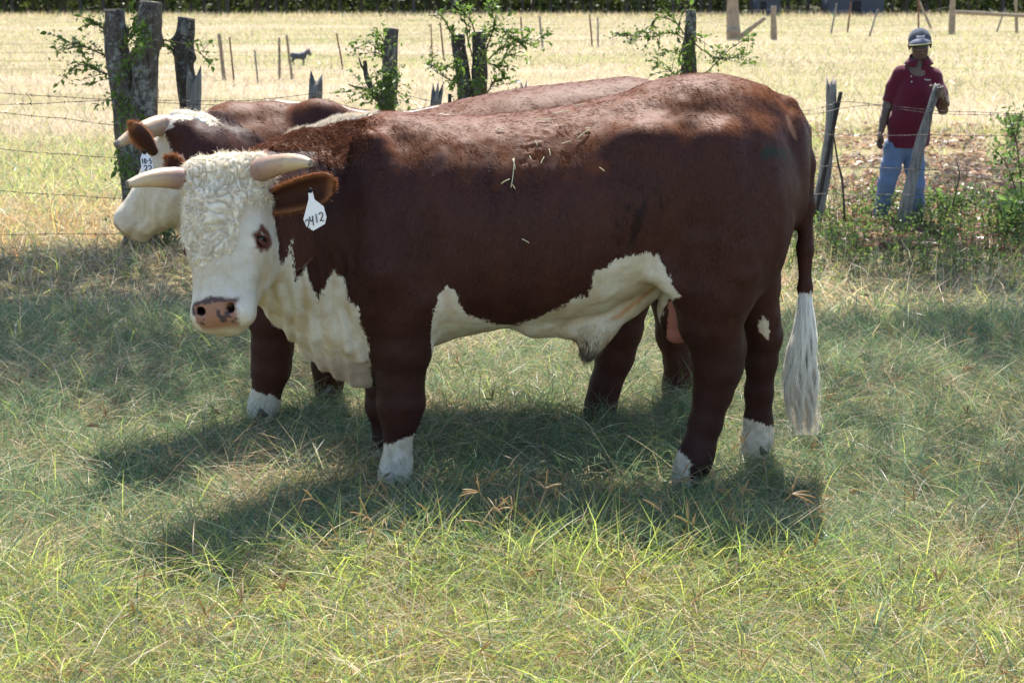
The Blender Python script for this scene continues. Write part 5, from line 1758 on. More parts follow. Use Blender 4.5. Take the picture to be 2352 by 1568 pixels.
# right hand posts
rough_post('fence_post', A(1866, 530, 13.35), A(1909, 180, 13.35), .074, .048, GREY, 'thick weathered grey split post standing behind the bull tail', FG, .14, .8, bendv=-.05)
rough_post('fence_post', A(1872, 500, 13.3), A(1931, 211, 13.3), .032, .026, STEEL, 'thin dark steel fence stake beside the weathered split post', FG, 0, .6)
MANPOST_B, MANPOST_T = A(2072, 520, 13.30), A(2155, 192, 13.30)
rough_post('fence_post', MANPOST_B, MANPOST_T, .072, .034, GREY, 'leaning grey cedar post that the man holds by its top', FG, .03, .85, bendv=.02)
# crooked dry stick by the stake
b = MB(); b.tube(smooth_curve([A(1940, 508, 13.2), A(1935, 420, 13.2), A(1924, 370, 13.2), A(1916, 320, 13.2), A(1912, 300, 13.2)], 14), np.linspace(.012, .006, 14), 6, True, nz=.3)
link('dry_stick', b.mesh('dry_stick'), TWIG, None, 'crooked dry stick standing beside the dark stake', 'stick')
b = MB(); b.tube(smooth_curve([A(2188, 475, 13.2), A(2196, 440, 13.2), A(2204, 400, 13.2), A(2198, 372, 13.2)], 10), np.linspace(.008, .005, 10), 5)
link('dry_stick', b.mesh('dry_stick'), TWIG, None, 'short hooked dry stick in the leaf litter beyond the leaning post', 'stick')


# ------------------------------------------------------------------ barbed wire
def wire(pts, label, group, r=.0017, barbs=True, n=None, step=.13):
    P = np.asarray(pts, float)
    L = np.linalg.norm(np.diff(P, axis=0), axis=1).sum()
    m = n or max(8, int(L / .10))
    # linear between posts with a little sag
    d = np.concatenate([[0], np.cumsum(np.linalg.norm(np.diff(P, axis=0), axis=1))])
    s_ = np.linspace(0, d[-1], m)
    c = np.stack([np.interp(s_, d, P[:, k]) for k in range(3)], 1)
    seg = np.searchsorted(d, s_, side='right').clip(1, len(d) - 1)
    f = (s_ - d[seg - 1]) / (d[seg] - d[seg - 1])
    c[:, 2] -= .010 * (d[seg] - d[seg - 1]) * 4 * f * (1 - f)
    c += .004 * np.stack([noise3(c, 4, 1), noise3(c, 4, 2), noise3(c, 4, 3)], 1)
    b = MB()
    tw = s_ * 40
    off = np.stack([0 * s_, np.cos(tw), np.sin(tw)], 1) * r * .8
    b.tube(c + off, r, 4, False)
    if barbs: b.tube(c - off, r, 4, False)
    if barbs:
        for q in np.arange(.06, d[-1], step):
            p = np.array([np.interp(q, s_, c[:, k]) for k in range(3)])
            for k in range(2):
                a = random.uniform(0, 6.28)
                e = unit(np.array([random.uniform(-.5, .5), math.cos(a), math.sin(a)])) * .016
                b.tube(np.array([p - e, p + e]), r * .75, 3, False)
            b.tube(np.array([p - [.007, 0, 0], p + [.007, 0, 0]]), r * 2.2, 5, False)
    return link('barbed_wire', b.mesh('barbed_wire'), WIRE, None, label, 'wire', group)


WG = 'barbed wire strands of the near fence'
def hw(x): return np.interp(x, [-5, -2.9, -2.6, -1.1, -.3, 1.45, 2.7, 3.4, 6], [12.2, 12.3, 12.55, 12.55, 12.8, 12.95, 13.15, 13.18, 13.4])
def strand(uv, label, lastY=None, off=-.02):
    pts = []
    for (u, v) in uv:
        Y = 12.6
        for _ in range(4):
            Y = float(hw(at(u, v, Y)[0])) + off
        pts.append(at(u, v, Y))
    return wire(pts, label, WG)
strand([(-260, 205), (0, 213), (150, 222), (290, 231), (400, 230), (560, 232), (720, 215), (885, 206), (1000, 235), (1080, 262)], 'topmost barbed wire strand running past the forked stump')
strand([(-260, 246), (0, 240), (150, 234), (290, 228), (420, 238), (620, 243), (760, 246), (900, 262)], 'second barbed wire strand crossing the topmost one at the forked stump')
strand([(-260, 236), (0, 258), (150, 272), (280, 290)], 'third barbed wire strand sloping down to the forked stump')
strand([(-260, 325), (0, 342), (150, 354), (285, 364)], 'barbed wire strand level with the far bull eye')
strand([(-260, 425), (0, 438), (150, 447), (290, 456)], 'barbed wire strand level with the far bull nose')
strand([(-260, 536), (0, 538), (150, 537), (290, 537)], 'lowest barbed wire strand near the ground by the forked stump')
strand([(1700, 268), (1880, 250), (1932, 232), (2040, 242), (2130, 252), (2250, 258), (2420, 262), (2600, 262)], 'topmost barbed wire strand crossing the man chest', off=-.10)
strand([(1700, 262), (1880, 262), (1925, 250), (2000, 240), (2140, 260), (2300, 264), (2600, 275)], 'second barbed wire strand crossing the man belly', off=-.10)
strand([(1700, 318), (1880, 311), (1920, 309), (2020, 311), (2120, 309), (2300, 312), (2600, 318)], 'barbed wire strand at the hem of the maroon shirt', off=-.10)
strand([(1700, 385), (1900, 382), (2030, 385), (2100, 390), (2300, 388), (2600, 392)], 'barbed wire strand across the man thighs', off=-.10)
strand([(1700, 450), (1900, 445), (2080, 446), (2300, 448), (2600, 452)], 'lowest barbed wire strand across the man shins', off=-.10)
# loop of loose wire and dangling chain
b = MB(); b.tube(smooth_curve([A(60, 214, 12.2), A(66, 222, 12.2), A(72, 235, 12.2), A(60, 240, 12.2), A(44, 238, 12.2)], 12), .003, 5)
link('wire_hook', b.mesh('wire_hook'), WIRE, None, 'bent loose wire end hooked on the topmost strand', 'wire')
root_c = empty('chain', A(362, 210, 12.24), 'short rusty chain hanging on the forked stump', 'chain')
for k in range(11):
    p = A(363 - k * .3, 206 + k * 4.6, 12.24)
    t = np.linspace(0, 2 * math.pi, 11)
    ring = np.stack([np.cos(t) * .006 * (1 if k % 2 else .4), np.sin(t * 1) * 0 + np.cos(t) * .006 * (.3 if k % 2 else 1), np.sin(t) * .012], 1) + p
    b = MB(); b.tube(ring, .0022, 5, False)
    link('chain_link', b.mesh('chain_link'), RUST, root_c)

# ------------------------------------------------------------------ middle fence across the field
MG = 'posts of the fence across the field'
def gpost(u0, v0, u1, v1, wpx, mat, label, spl=.0, flat=1.0, group=MG, nz=.12):
    g0 = ground(u0, v0); t = at(u1, v1, g0[1]); k = ppm((g0 + t) / 2)
    return rough_post('fence_post', g0 - [0, 0, .1], t, wpx * .55 / k, wpx * .45 / k, mat, label, group, spl, flat, nz=nz)
for (u0, v0, u1, v1, wd, mt, lb) in [
    (516, 184, 503, 78, 9, TAN, 'stout pale post at the end of the field fence beside the flaking stump'),
    (538, 184, 527, 86, 4, RUST, 'thin rusty steel stake next to the stout pale field post'),
    (593, 192, 585, 116, 4, GREY, 'short thin grey stake standing alone in the field fence'),
    (642, 182, 641, 86, 6, TAN, 'upright pale post of the pair beside the dog'),
    (672, 182, 658, 81, 6, TAN, 'leaning pale post just behind the dog tail'),
    (790, 164, 773, 77, 4, RUST, 'leaning rusty steel stake in front of the dog'),
    (993, 142, 990, 55, 3, RUST, 'rusty steel stake left of the twin stumps'),
    (1020, 136, 1011, 52, 4, RUST, 'rusty steel stake seen beside the twin stump shoots'),
    (1201, 112, 1196, 39, 4, RUST, 'rusty steel stake right of the arching shoots'),
    (1247, 110, 1239, 38, 5, GREY, 'grey wooden post next to a rusty stake beyond the arching shoots'),
    (1361, 108, 1354, 33, 4, RUST, 'rusty steel stake midway between twin and slim stumps'),
    (1374, 108, 1373, 40, 4, GREY, 'thin grey post beside the midway rusty stake'),
    (210, 132, 220, 104, 4, TAN, 'small leaning stake showing through the forked stump shoots'),
]:
    gpost(u0, v0, u1, v1, wd, mt, lb)
fp = [(-120, 176, 90), (120, 180, 92), (512, 182, 90), (665, 180, 92), (785, 160, 84), (1015, 136, 60), (1200, 110, 44), (1358, 108, 40), (1560, 96, 34), (1670, 92, 20)]
for k, (nm) in enumerate(('top', 'upper middle', 'lower middle', 'bottom')):
    pts = []
    for (u, vb, vt) in fp:
        g0 = ground(u, vb); pts.append(at(u, vt + (vb - vt) * (.10 + .22 * k), g0[1]))
    wire(pts, f'{nm} wire strand of the fence across the field', 'wire strands of the field fence', .0035, False, n=90)

# ------------------------------------------------------------------ far corner: dead trunk, braced posts, rails
root = empty('dead_trunk', (*ground(1686, 92)[:2], 0), 'thick bare dead tree trunk standing at the far fence corner', 'dead tree')
g0 = ground(1686, 92); k = ppm(g0)
stump_trunk('trunk', root, [at(1686, 96, g0[1]), at(1684, 60, g0[1]), at(1683, 20, g0[1]), at(1682, -60, g0[1])], [18 / k, 15 / k, 13 / k, 10 / k], TAN, knots=3, seed=9)
CG = 'posts of the far corner fence'
gpost(1777, 92, 1777, 14, 14, TAN, 'thick square sawn corner post near the dead trunk', group=CG)
g0 = ground(1777, 92)
rough_post('brace_pole', at(1698, 86, g0[1]), at(1757, 42, g0[1]), 6 / k, 5 / k, TAN, 'short pole leaning from the dead trunk to the right', CG, .0, cat='pole')
for (u0, v0, u1, v1, wd, mt, lb) in [
    (1908, 80, 1922, 8, 4, GREY, 'first leaning thin post of the far corner fence past the square post'),
    (1946, 76, 1955, 6, 4, RUST, 'dark thin stake of the far corner fence next to the leaning one'),
    (1996, 84, 2016, 22, 4, GREY, 'most slanted thin post of the far corner fence'),
    (2110, 66, 2109, -14, 4, RUST, 'upright rusty stake behind the man cap'),
    (2140, 66, 2112, 6, 6, TAN, 'slanted brace pole right above the man cap'),
    (2186, 80, 2189, -20, 14, TAN, 'thick round corner post of the rail fence'),
    (2336, 76, 2332, -20, 7, TAN, 'post at the far end of the rail fence'),
    (2288, 74, 2306, 28, 4, GREY, 'slanted stick under the rail of the rail fence'),
]:
    gpost(u0, v0, u1, v1, wd, mt, lb, group=CG)
g0 = ground(2190, 78)
rough_post('fence_rail', at(2196, 28, g0[1]), at(2480, 45, g0[1] - .5), .13, .10, TAN, 'long horizontal log rail fixed to the thick round post', CG, 0, cat='rail')
for k_, nm in enumerate(('top', 'lower')):
    pts = [at(u, v + k_ * 22, ground(u, 80)[1]) for u, v in ((1600, 30), (1777, 22), (1912, 26), (1950, 24), (2012, 40), (2110, 30), (2188, 14))]
    wire(pts, f'{nm} wire strand of the far corner fence', 'wire strands of the far corner fence', .006, False, n=60)
# ------------------------------------------------------------------ the man at the fence
def cloth_material(name, base, hi, scale, bump=.25):
    m, nt, b, out = new_mat(name)
    g = N(nt); P = g.coord()
    f = g.noise(P, 7, 4, .6)
    c = g.mix(f, base, hi)
    g.put(b.inputs['Base Color'], c)
    b.inputs['Roughness'].default_value = .85
    b.inputs['Specular IOR Level'].default_value = .15
    b.inputs['Sheen Weight'].default_value = .15
    h = g.math('ADD', g.math('MULTIPLY', g.noise(P, scale, 3), .4), g.noise(g.mapping(P, (1, 1, .6)), 11, 3, .5, .8))
    g.put(b.inputs['Normal'], g.bump(h, bump, .025))
    return m


SKIN = simple_mat('dark_brown_skin', (.105, .060, .043), .42, .45, 40, .25, .1, 200)
SHIRT = cloth_material('maroon_knit', (.085, .009, .022), (.125, .014, .032), 260)
DENIM = cloth_material('faded_denim', (.10, .15, .26), (.17, .235, .36), 200, .4)
CAPM = cloth_material('grey_cap_cloth', (.055, .062, .085), (.09, .098, .125), 240, .2)
CAPEDGE = simple_mat('pale_cap_edging', (.50, .50, .22), .8, .2)
CAPTXT = simple_mat('white_thread', (.72, .72, .72), .8, .2)
GLASS = simple_mat('black_sunglass', (.010, .010, .012), .12, .6)
SHOE = simple_mat('brown_work_boot', (.085, .060, .042), .7, .3, 30, .3)


def man():
    YB = 13.78
    G = lambda u, v, Y=YB: at(u, v, Y)
    K = ppm(G(2095, 250))
    fz = 0.0
    root = empty('person', (G(2075, 400)[0], YB, 0), 'man in maroon polo shirt, jeans, cap and sunglasses gripping a leaning fence post', 'person')
    lo, hi = np.array([2.95, 13.15, -.01]), np.array([4.15, 14.15, 1.76])
    px = lambda r: r / K
    # ---- body
    B = Field(lo, hi, .0068)
    hc = G(2113, 105)
    yaw = math.radians(14)
    fd = np.array([-math.sin(yaw), -math.cos(yaw), -.06]); fd = unit(fd)
    sd = unit(np.cross([0, 0, 1.], fd)); up = unit(np.cross(fd, sd)); up = unit(up + sd * -.10); sd = unit(np.cross(up, fd))
    R = np.stack([sd, fd, up], 1)
    hp = lambda a, b_, c: hc + sd * a + fd * b_ + up * c
    B.ell(hp(0, -.012, .035), (.082, .100, .098), R, .02)
    B.ell(hp(0, .030, -.045), (.068, .062, .080), R, .03)
    B.ell(hp(0, .052, -.098), (.034, .030, .022), R, .02)              # chin
    B.cone(hp(0, .086, .010), hp(0, .104, -.030), .009, .016, .012)     # nose
    for s in (-1, 1):
        B.ell(hp(s * .016, .092, -.034), (.010, .011, .009), R, .006)
        B.ell(hp(s * .044, .066, -.022), (.024, .020, .026), R, .02)    # cheekbone
        B.ell(hp(s * .089, -.010, -.002), (.010, .020, .034), R, .008)  # ear
        B.ell(hp(s * .096, -.014, .010), (.006, .016, .020), R, .006)
    B.ell(hp(0, .088, -.058), (.027, .010, .007), R, .006)              # lips
    B.ell(hp(0, .084, -.071), (.024, .011, .008), R, .006)
    B.cone(G(2108, 160, 13.80), hp(0, -.02, -.06), .064, .056, .03)
    # torso, simple, below the shirt
    B.cone(G(2108, 162, 13.79), G(2098, 215, 13.78), .105, .14, .05, sq=.8)
    B.cone(G(2098, 215, 13.78), G(2082, 320, 13.78), .14, .135, .05, sq=.8)
    B.cone(G(2078, 168, 13.80), G(2140, 173, 13.80), .058, .058, .05)
    # right arm (hanging)
    ra = [(G(2070, 178, 13.80), .050), (G(2040, 240, 13.82), .044), (G(2030, 276, 13.78), .036), (G(2024, 300, 13.74), .027)]
    B.chain(ra, .02)
    B.ell(G(2021, 314, 13.72), (.022, .040, .042), None, .015)
    for k, (du, dy, L) in enumerate(((-4, -.03, 30), (-1.5, -.012, 34), (1.5, .006, 33), (4, .022, 28))):
        a = G(2020 + du, 322, 13.72 + dy); m_ = G(2020 + du - 1, 322 + L * .32, 13.71 + dy); e = G(2022 + du + 1, 322 + L * .58, 13.735 + dy)
        B.chain([(a, .0095), (m_, .009), (e, .0075)], .004)
    B.chain([(G(2025, 312, 13.70), .012), (G(2028, 322, 13.68), .0105), (G(2027, 330, 13.685), .008)], .006)
    # left arm: elbow out, forearm up and forward to the post top
    pd = unit(MANPOST_T - MANPOST_B)
    hand = at(2161, 216, 13.36)
    la = [(G(2146, 178, 13.80), .054), (G(2160, 225, 13.74), .045), (G(2166, 252, 13.64), .042), (G(2168, 236, 13.50), .036), (at(2166, 224, 13.41), .027)]
    B.chain(la, .02)
    B.ell(hand + np.array([.012, .01, .0]), (.030, .034, .042), None, .015)
    # four fingers wrapped round the front of the post, thumb behind to the left
    pc = lambda v: np.array([np.interp(v, [192, 520], [MANPOST_T[0], MANPOST_B[0]]), 13.30, at(2155, v, 13.30)[2]])
    for k, v in enumerate((203, 209.5, 216, 222)):
        c = pc(v); rr = .047
        pts = []
        for ang, rad in ((15, .012), (-25, .0115), (-62, .011), (-95 + (k == 3) * 12, .0095)):
            a = math.radians(ang)
            pts.append((c + np.array([math.cos(a) * rr, math.sin(a) * rr, .010 - .010 * (15 - ang) / 110]), rad))
        B.chain([(hand + np.array([.018, 0, .026 - k * .024]), .013)] + pts, .004)
    ct = pc(204)
    B.chain([(hand + np.array([0, .02, .03]), .014), (ct + np.array([-.01, .052, .015]), .013), (ct + np.array([-.045, .030, .022]), .012), (ct + np.array([-.058, -.004, .018]), .010)], .005)
    # legs inside the jeans
    B.chain([(G(2052, 335), .075), (G(2036, 420, 13.74), .055), (G(2022, 500, 13.78), .042)], .02)
    B.chain([(G(2098, 335), .075), (G(2104, 420, 13.78), .055), (G(2104, 500, 13.82), .042)], .02)
    V, Q = B.surface(1)
    link('body', mesh_from('body', V, [Q], True), SKIN, root)
    # ---- shirt
    S = Field(lo, hi, .0072)
    S.cone(G(2106, 172, 13.80), G(2100, 215, 13.775), .115, .165, .06, sq=.74)
    S.cone(G(2100, 215, 13.775), G(2090, 270, 13.77), .165, .182, .06, sq=.78)
    S.cone(G(2090, 270, 13.77), G(2085, 335, 13.78), .182, .178, .05, sq=.76)
    S.cone(G(2074, 168, 13.80), G(2142, 173, 13.80), .072, .072, .05)
    S.chain([(G(2067, 174, 13.80), .072), (G(2053, 202, 13.81), .066), (G(2044, 232, 13.82), .064)], .03)
    S.chain([(G(2146, 178, 13.80), .074), (G(2157, 212, 13.77), .067), (G(2163, 240, 13.70), .062)], .03)
    S.cone(G(2109, 152, 13.79), G(2110, 136, 13.78), .082, .086, .02)                 # collar stand
    # opening: neck and placket
    S.cone(G(2108, 165, 13.79), G(2112, 118, 13.76), .062, .082, .008, 'sub')
    S.cone(G(2108, 148, 13.655), G(2095, 192, 13.645), .085, .022, .006, 'sub')
    # hem: cut flat below
    z0 = at(2083, 337, 13.78)[2]
    S.func((lo[0], lo[1], -.01), (hi[0], hi[1], 1.0), lambda x, y, z: (z - (z0 + .035 * np.clip((x - 3.55) / .2, 0, 1.5)) + 0 * x + 0 * y), .01, 'sub')
    # sleeve ends
    S.ell(G(2028, 254, 13.82), (.085, .16, .085), None, .006, 'sub')
    S.ell(G(2176, 268, 13.66), (.10, .13, .085), None, .006, 'sub')
    V, Q = S.surface(1)
    Nv, _ = normals(V, Q)
    u, v = proj(V)
    fold = fbm(V * [1, 1, .45], 8, 2, 3)
    dg = np.sin((V[:, 0] * 26 + V[:, 2] * 20) + 3 * noise3(V, 5, 4))
    V = V + Nv * ((.010 * fold + .0035 * dg) * sstep(1.5 - V[:, 2], 0, .15))[:, None]
    sh = link('polo_shirt', mesh_from('polo_shirt', V, [Q], True), SHIRT, root)
    # collar flaps
    for s in (-1, 1):
        t = np.linspace(0, 1, 12)
        b = MB()
        c0 = G(2110, 140, 13.78)
        top, bot = [], []
        for q in t:
            a = math.radians(-95 + s * (15 + 150 * q))
            top.append(c0 + np.array([math.cos(a) * .084, math.sin(a) * .080, .014 + .028 * q]))
            bot.append(c0 + np.array([math.cos(a) * (.118 + .012 * (1 - q)), math.sin(a) * .108, -.048 + .050 * q]))
        Vc = np.array(top + bot)
        qd = [[i_, i_ + 1, i_ + 13, i_ + 12] for i_ in range(11)]
        b.add(Vc, qd)
        o = link('collar', b.mesh('collar'), SHIRT, sh)
        md = o.modifiers.new('thick', 'SOLIDIFY'); md.thickness = .006
    def on_front(u_, v_, lift=.004, src=V):
        uu, vv = proj(src)
        d = (uu - u_) ** 2 + (vv - v_) ** 2
        c = np.argsort(d)[:14]
        p = src[c[np.argmin(src[c, 1])]].copy(); p[1] -= lift
        return p
    # little embroidered word on the chest, two buttons on the placket
    b = MB()
    for k in range(8):
        p = on_front(2125 + k * 1.9, 181 + k * .35)
        hgt = (.008, .012, .008, .013, .013, .008, .010, .008)[k]
        b.tube(np.array([p + [0, 0, -.006], p + [.002, 0, -.006 + hgt]]), .0022, 4)
        b.tube(np.array([p + [0, 0, -.004], p + [.006, 0, -.003]]), .0018, 4)
    link('chest_embroidery', b.mesh('chest_embroidery'), CAPTXT, sh)
    for v_ in (176, 186):
        p = on_front(2093, v_); b = MB(); b.tube(np.array([p, p + [0, -.003, 0]]), .006, 10)
        link('button', b.mesh('button'), CAPTXT, sh)
    # ---- jeans
    J = Field(lo, hi, .0072)
    J.cone(G(2062, 333), G(2096, 333), .105, .105, .05, sq=.9)
    J.chain([(G(2054, 345), .098), (G(2046, 385, 13.75), .085), (G(2036, 425, 13.74), .074), (G(2027, 470, 13.77), .066), (G(2021, 506, 13.79), .064)], .03)
    J.chain([(G(2096, 345), .098), (G(2101, 385, 13.78), .085), (G(2104, 425, 13.77), .073), (G(2105, 470, 13.80), .066), (G(2104, 506, 13.82), .064)], .03)
    V2, Q2 = J.surface(1)
    Nv, _ = normals(V2, Q2)
    V2 = V2 + Nv * (.008 * fbm(V2 * [1, 1, 1.6], 9, 2, 6))[:, None]
    link('jeans', mesh_from('jeans', V2, [Q2], True), DENIM, root)
    # ---- boots
    for (u_, Y_) in ((2019, 13.79), (2104, 13.83)):
        g0 = at(u_, 506, Y_)
        F = Field((g0[0] - .12, Y_ - .30, -.005), (g0[0] + .12, Y_ + .14, .2), .008)
        F.cone((g0[0], Y_, .14), (g0[0], Y_ + .01, .05), .052, .050, .02)
        F.cone((g0[0], Y_ + .01, .045), (g0[0] - .03, Y_ - .19, .040), .046, .042, .03)
        F.func((g0[0] - .12, Y_ - .30, -.005), (g0[0] + .12, Y_ + .14, .1), lambda x, y, z: z - .004 + 0 * x + 0 * y, .004, 'sub')
        Vb, Qb = F.surface(1)
        link('boot', mesh_from('boot', Vb, [Qb], True), SHOE, root)
    # ---- cap
    C = Field(hc - .22, hc + .22, .0055)
    C.ell(hp(0, -.014, .050), (.098, .116, .100), R, .01)
    C.ell(hp(0, -.02, -.085), (.16, .19, .110), R, .004, 'sub')
    C.ell(hp(0, .16, -.02), (.14, .12, .085), R, .004, 'sub')
    V3, Q3 = C.surface(1)
    cp = link('baseball_cap', mesh_from('baseball_cap', V3, [Q3], True), CAPM, root)
    # brim
    rows = []
    for a in np.linspace(-1, 1, 17):
        th = a * 1.15
        inner = hp(math.sin(th) * .094, -.014 + math.cos(th) * .108, .030 + .042 * math.cos(a * 1.5))
        ln = .090 * math.cos(a * 1.35) ** .7
        outer = hp(math.sin(th) * (.094 + ln * .10), -.014 + math.cos(th) * .108 + ln, .022 - .006 * a * a)
        rows.append((inner, (inner + outer) / 2 + up * .010, outer))
    Vb = np.array(rows).reshape(-1, 3)
    qb = [[i_ * 3 + j_, i_ * 3 + j_ + 1, i_ * 3 + j_ + 4, i_ * 3 + j_ + 3] for i_ in range(16) for j_ in range(2)]
    b = MB(); b.add(Vb, qb)
    br = link('brim', b.mesh('brim'), cloth_material('sunlit_brim_cloth', (.13, .13, .18), (.18, .18, .24), 240, .2), cp)  # brim lighter than the crown: sun on it is put into the colour
    md = br.modifiers.new('thick', 'SOLIDIFY'); md.thickness = .005; md.offset = 0
    b = MB(); b.tube(np.array([r[2] for r in rows]), .0045, 6)
    link('brim_edging', b.mesh('brim_edging'), CAPEDGE, br)
    b = MB(); b.tube(np.array([hp(0, -.014, .146), hp(0, -.014, .152)]), .008, 8)
    link('cap_button', b.mesh('cap_button'), CAPM, cp)
    b = MB()
    for k in range(9):
        th = (k - 4) * .085 + .10
        p0 = hp(math.sin(th) * .097, -.014 + math.cos(th) * .115, .066); p1 = hp(math.sin(th) * .092, -.014 + math.cos(th) * .109, .090)
        b.tube(np.array([p0, p1]), .0026, 4)
        if k % 2: b.tube(np.array([p0, p0 + sd * .007]), .0024, 4)
        else: b.tube(np.array([p1, p1 + sd * .007]), .0024, 4)
    link('cap_lettering', b.mesh('cap_lettering'), CAPTXT, cp)
    # ---- sunglasses
    b = MB()
    for s in (-1, 1):
        ring = np.array([hp(s * (.034 + .030 * math.cos(a)), .088 - .010 * abs(math.cos(a)) * (1 if math.cos(a) > 0 else .2), .002 + .022 * math.sin(a)) for a in np.linspace(0, 2 * math.pi, 16, endpoint=False)])
        cen = ring.mean(0) + fd * .006
        b.add(np.vstack([ring, [cen]]), None, [[i_, (i_ + 1) % 16, 16] for i_ in range(16)])
        b.tube(np.vstack([ring, ring[:1]]), .003, 5, False)
        b.tube(np.array([hp(s * .062, .076, .008), hp(s * .078, .03, .010), hp(s * .080, -.02, .008)]), .0032, 5)
    b.tube(np.array([hp(-.010, .094, .008), hp(.010, .094, .008)]), .0035, 5)
    link('sunglasses', b.mesh('sunglasses'), GLASS, root)
    # ---- bracelet on the post hand wrist, thin neck chain
    t = np.linspace(0, 2 * math.pi, 15)
    wc = at(2166, 225, 13.42)
    b = MB(); b.tube(np.stack([np.cos(t) * .033, np.sin(t) * .033, .006 * np.cos(t)], 1) + wc, .0045, 5, False)
    link('wrist_strap', b.mesh('wrist_strap'), GLASS, root)
    return root


man()


# ------------------------------------------------------------------ the dog far behind
def dog():
    gy = ground(690, 150)[1]
    G = lambda u, v, dy=0.: at(u, v, gy + dy)
    K = ppm(G(690, 135))
    root = empty('dog', (G(690, 150)[0], gy, 0), 'grey speckled cattle dog with pricked ears and tongue out, standing in the hay field', 'dog')
    px = lambda r: r / K
    p0 = G(690, 130)
    F = Field(p0 - [.55, .22, .36], p0 + [.5, .22, .36], .0105)
    F.lo  # noqa
    W_ = lambda c, ry, dy=0.: None
    F.ell(G(684, 129), (.19, .095, .100), None, .05)
    F.ell(G(696, 129.5), (.11, .095, .115), None, .05)
    F.ell(G(675, 127.5), (.11, .085, .10), None, .05)
    F.cone(G(698, 124), G(706, 120), .080, .062, .04)
    F.ell(G(708, 119.5), (.070, .065, .064), None, .03)
    F.cone(G(710, 121.5), G(716, 124.5), .040, .022, .02)
    F.cone(G(709.5, 125.5), G(714, 128), .024, .012, .01)
    for s in (-1, 1):
        F.cone(G(706.0 + (s < 0) * 3, 117, s * .04), G(704.2 + (s < 0) * 6, 110, s * .05), .034, .006, .010)
        F.chain([(G(696, 133, s * .06), .050), (G(697, 141, s * .06), .026), (G(696.5 + s * 1.8, 148.5, s * .06), .019), (G(697.5 + s * 1.8, 151, s * .06), .024)], .015)
        F.chain([(G(676, 133, s * .06), .066), (G(671.5 - s * .8, 140, s * .06), .034), (G(674.5, 145.5, s * .06), .020), (G(673.5, 151, s * .06), .022)], .015)
    F.chain([(G(670, 124), .026), (G(665, 130), .026), (G(663, 139), .020), (G(665, 145), .010)], .02)
    V, Q = F.surface(1)
    n = fbm(V, 22, 3, 4)
    m, nt, b, out = new_mat('blue_heeler_coat')
    g = N(nt); P = g.coord()
    sp = g.noise(P, 60, 3)
    top = g.attr('pale')
    c = g.ramp(sp, [(.35, (.020, .021, .026)), (.6, (.075, .080, .095)), (.75, (.25, .26, .28))])
    c = g.mix(top, c, (.55, .55, .52))
    g.put(b.inputs['Base Color'], c); b.inputs['Roughness'].default_value = .7
    g.put(b.inputs['Normal'], g.bump(sp, .5, .01))
    me = mesh_from('body', V, [Q], True)
    uu, vv = proj(V)
    set_attr(me, 'pale', np.clip(sstep(123.5 - vv + 3 * n, 0, 3) * (uu < 700) + sstep(2.2 - np.hypot(uu - 714.5, vv - 123.5), 0, 1.5), 0, 1) * .7)
    body = link('body', me, m, root)
    b = MB(); b.tube(np.array([G(713, 127.5), G(715, 129), G(714.5, 131)]), [.012, .014, .008], 6, True, .5)
    link('tongue', b.mesh('tongue'), simple_mat('tongue_pink', (.50, .16, .14), .4), body)
    b = MB(); b.tube(np.array([G(715.5, 125), G(716.3, 125.3)]), [.014, .010], 7)
    link('nose', b.mesh('nose'), EYE, body)


dog()
# ------------------------------------------------------------------ woods behind the field
def foliage_material(name, c1, c2, tr=.35):
    m, nt, b, out = new_mat(name)
    g = N(nt); P = g.coord()
    col = g.mix(g.attr('shade'), c1, c2)
    g.put(b.inputs['Base Color'], col)
    b.inputs['Roughness'].default_value = .55
    b.inputs['Specular IOR Level'].default_value = .3
    t = g.node('ShaderNodeBsdfTranslucent'); hs = g.node('ShaderNodeHueSaturation'); hs.inputs['Value'].default_value = 1.5
    g.put(hs.inputs['Color'], col); g.put(t.inputs[0], hs.outputs[0])
    mx = g.node('ShaderNodeMixShader'); mx.inputs[0].default_value = tr
    nt.links.new(b.outputs[0], mx.inputs[1]); nt.links.new(t.outputs[0], mx.inputs[2]); nt.links.new(mx.outputs[0], out.inputs[0])
    return m


WOODLEAF = foliage_material('woodland_leaves', (.022, .036, .012), (.075, .100, .025))
TRUNKM = bark_material('woodland_bark', (.060, .052, .046), (.16, .155, .145), (.018, .015, .013), .2)


def leaf_cloud(P, size, up=.0):
    """one pointed quad per position, random orientation"""
    n = len(P)
    a = unit(RNG.normal(size=(n, 3))); b_ = unit(np.cross(a, RNG.normal(size=(n, 3))))
    s = (size * RNG.uniform(.6, 1.3, n))[:, None]
    V = np.stack([P - a * s, P - b_ * s * .45, P + a * s, P + b_ * s * .45], 1).reshape(-1, 3)
    q = np.arange(n * 4).reshape(-1, 4)
    return V, q


def make_crown(name, blobs, n, size, seed):
    P = []
    for (c, r) in blobs:
        k = int(n * (r[0] * r[1] * r[2]) / sum(q[1][0] * q[1][1] * q[1][2] for q in blobs))
        d = unit(RNG.normal(size=(k, 3))) * (RNG.random((k, 1)) ** .45)
        P.append(np.asarray(c) + d * np.asarray(r))
    P = np.vstack(P)
    keep = fbm(P, .55, 2, seed) > -.35
    P = P[keep]
    V, q = leaf_cloud(P, np.full(len(P), size))
    me = mesh_from(name, V, [q])
    sh = np.clip(.5 + .6 * fbm(P, .7, 2, seed + 3) + RNG.normal(0, .2, len(P)), 0, 1)
    set_attr(me, 'shade', np.repeat(sh, 4))
    me.materials.append(WOODLEAF)
    return me


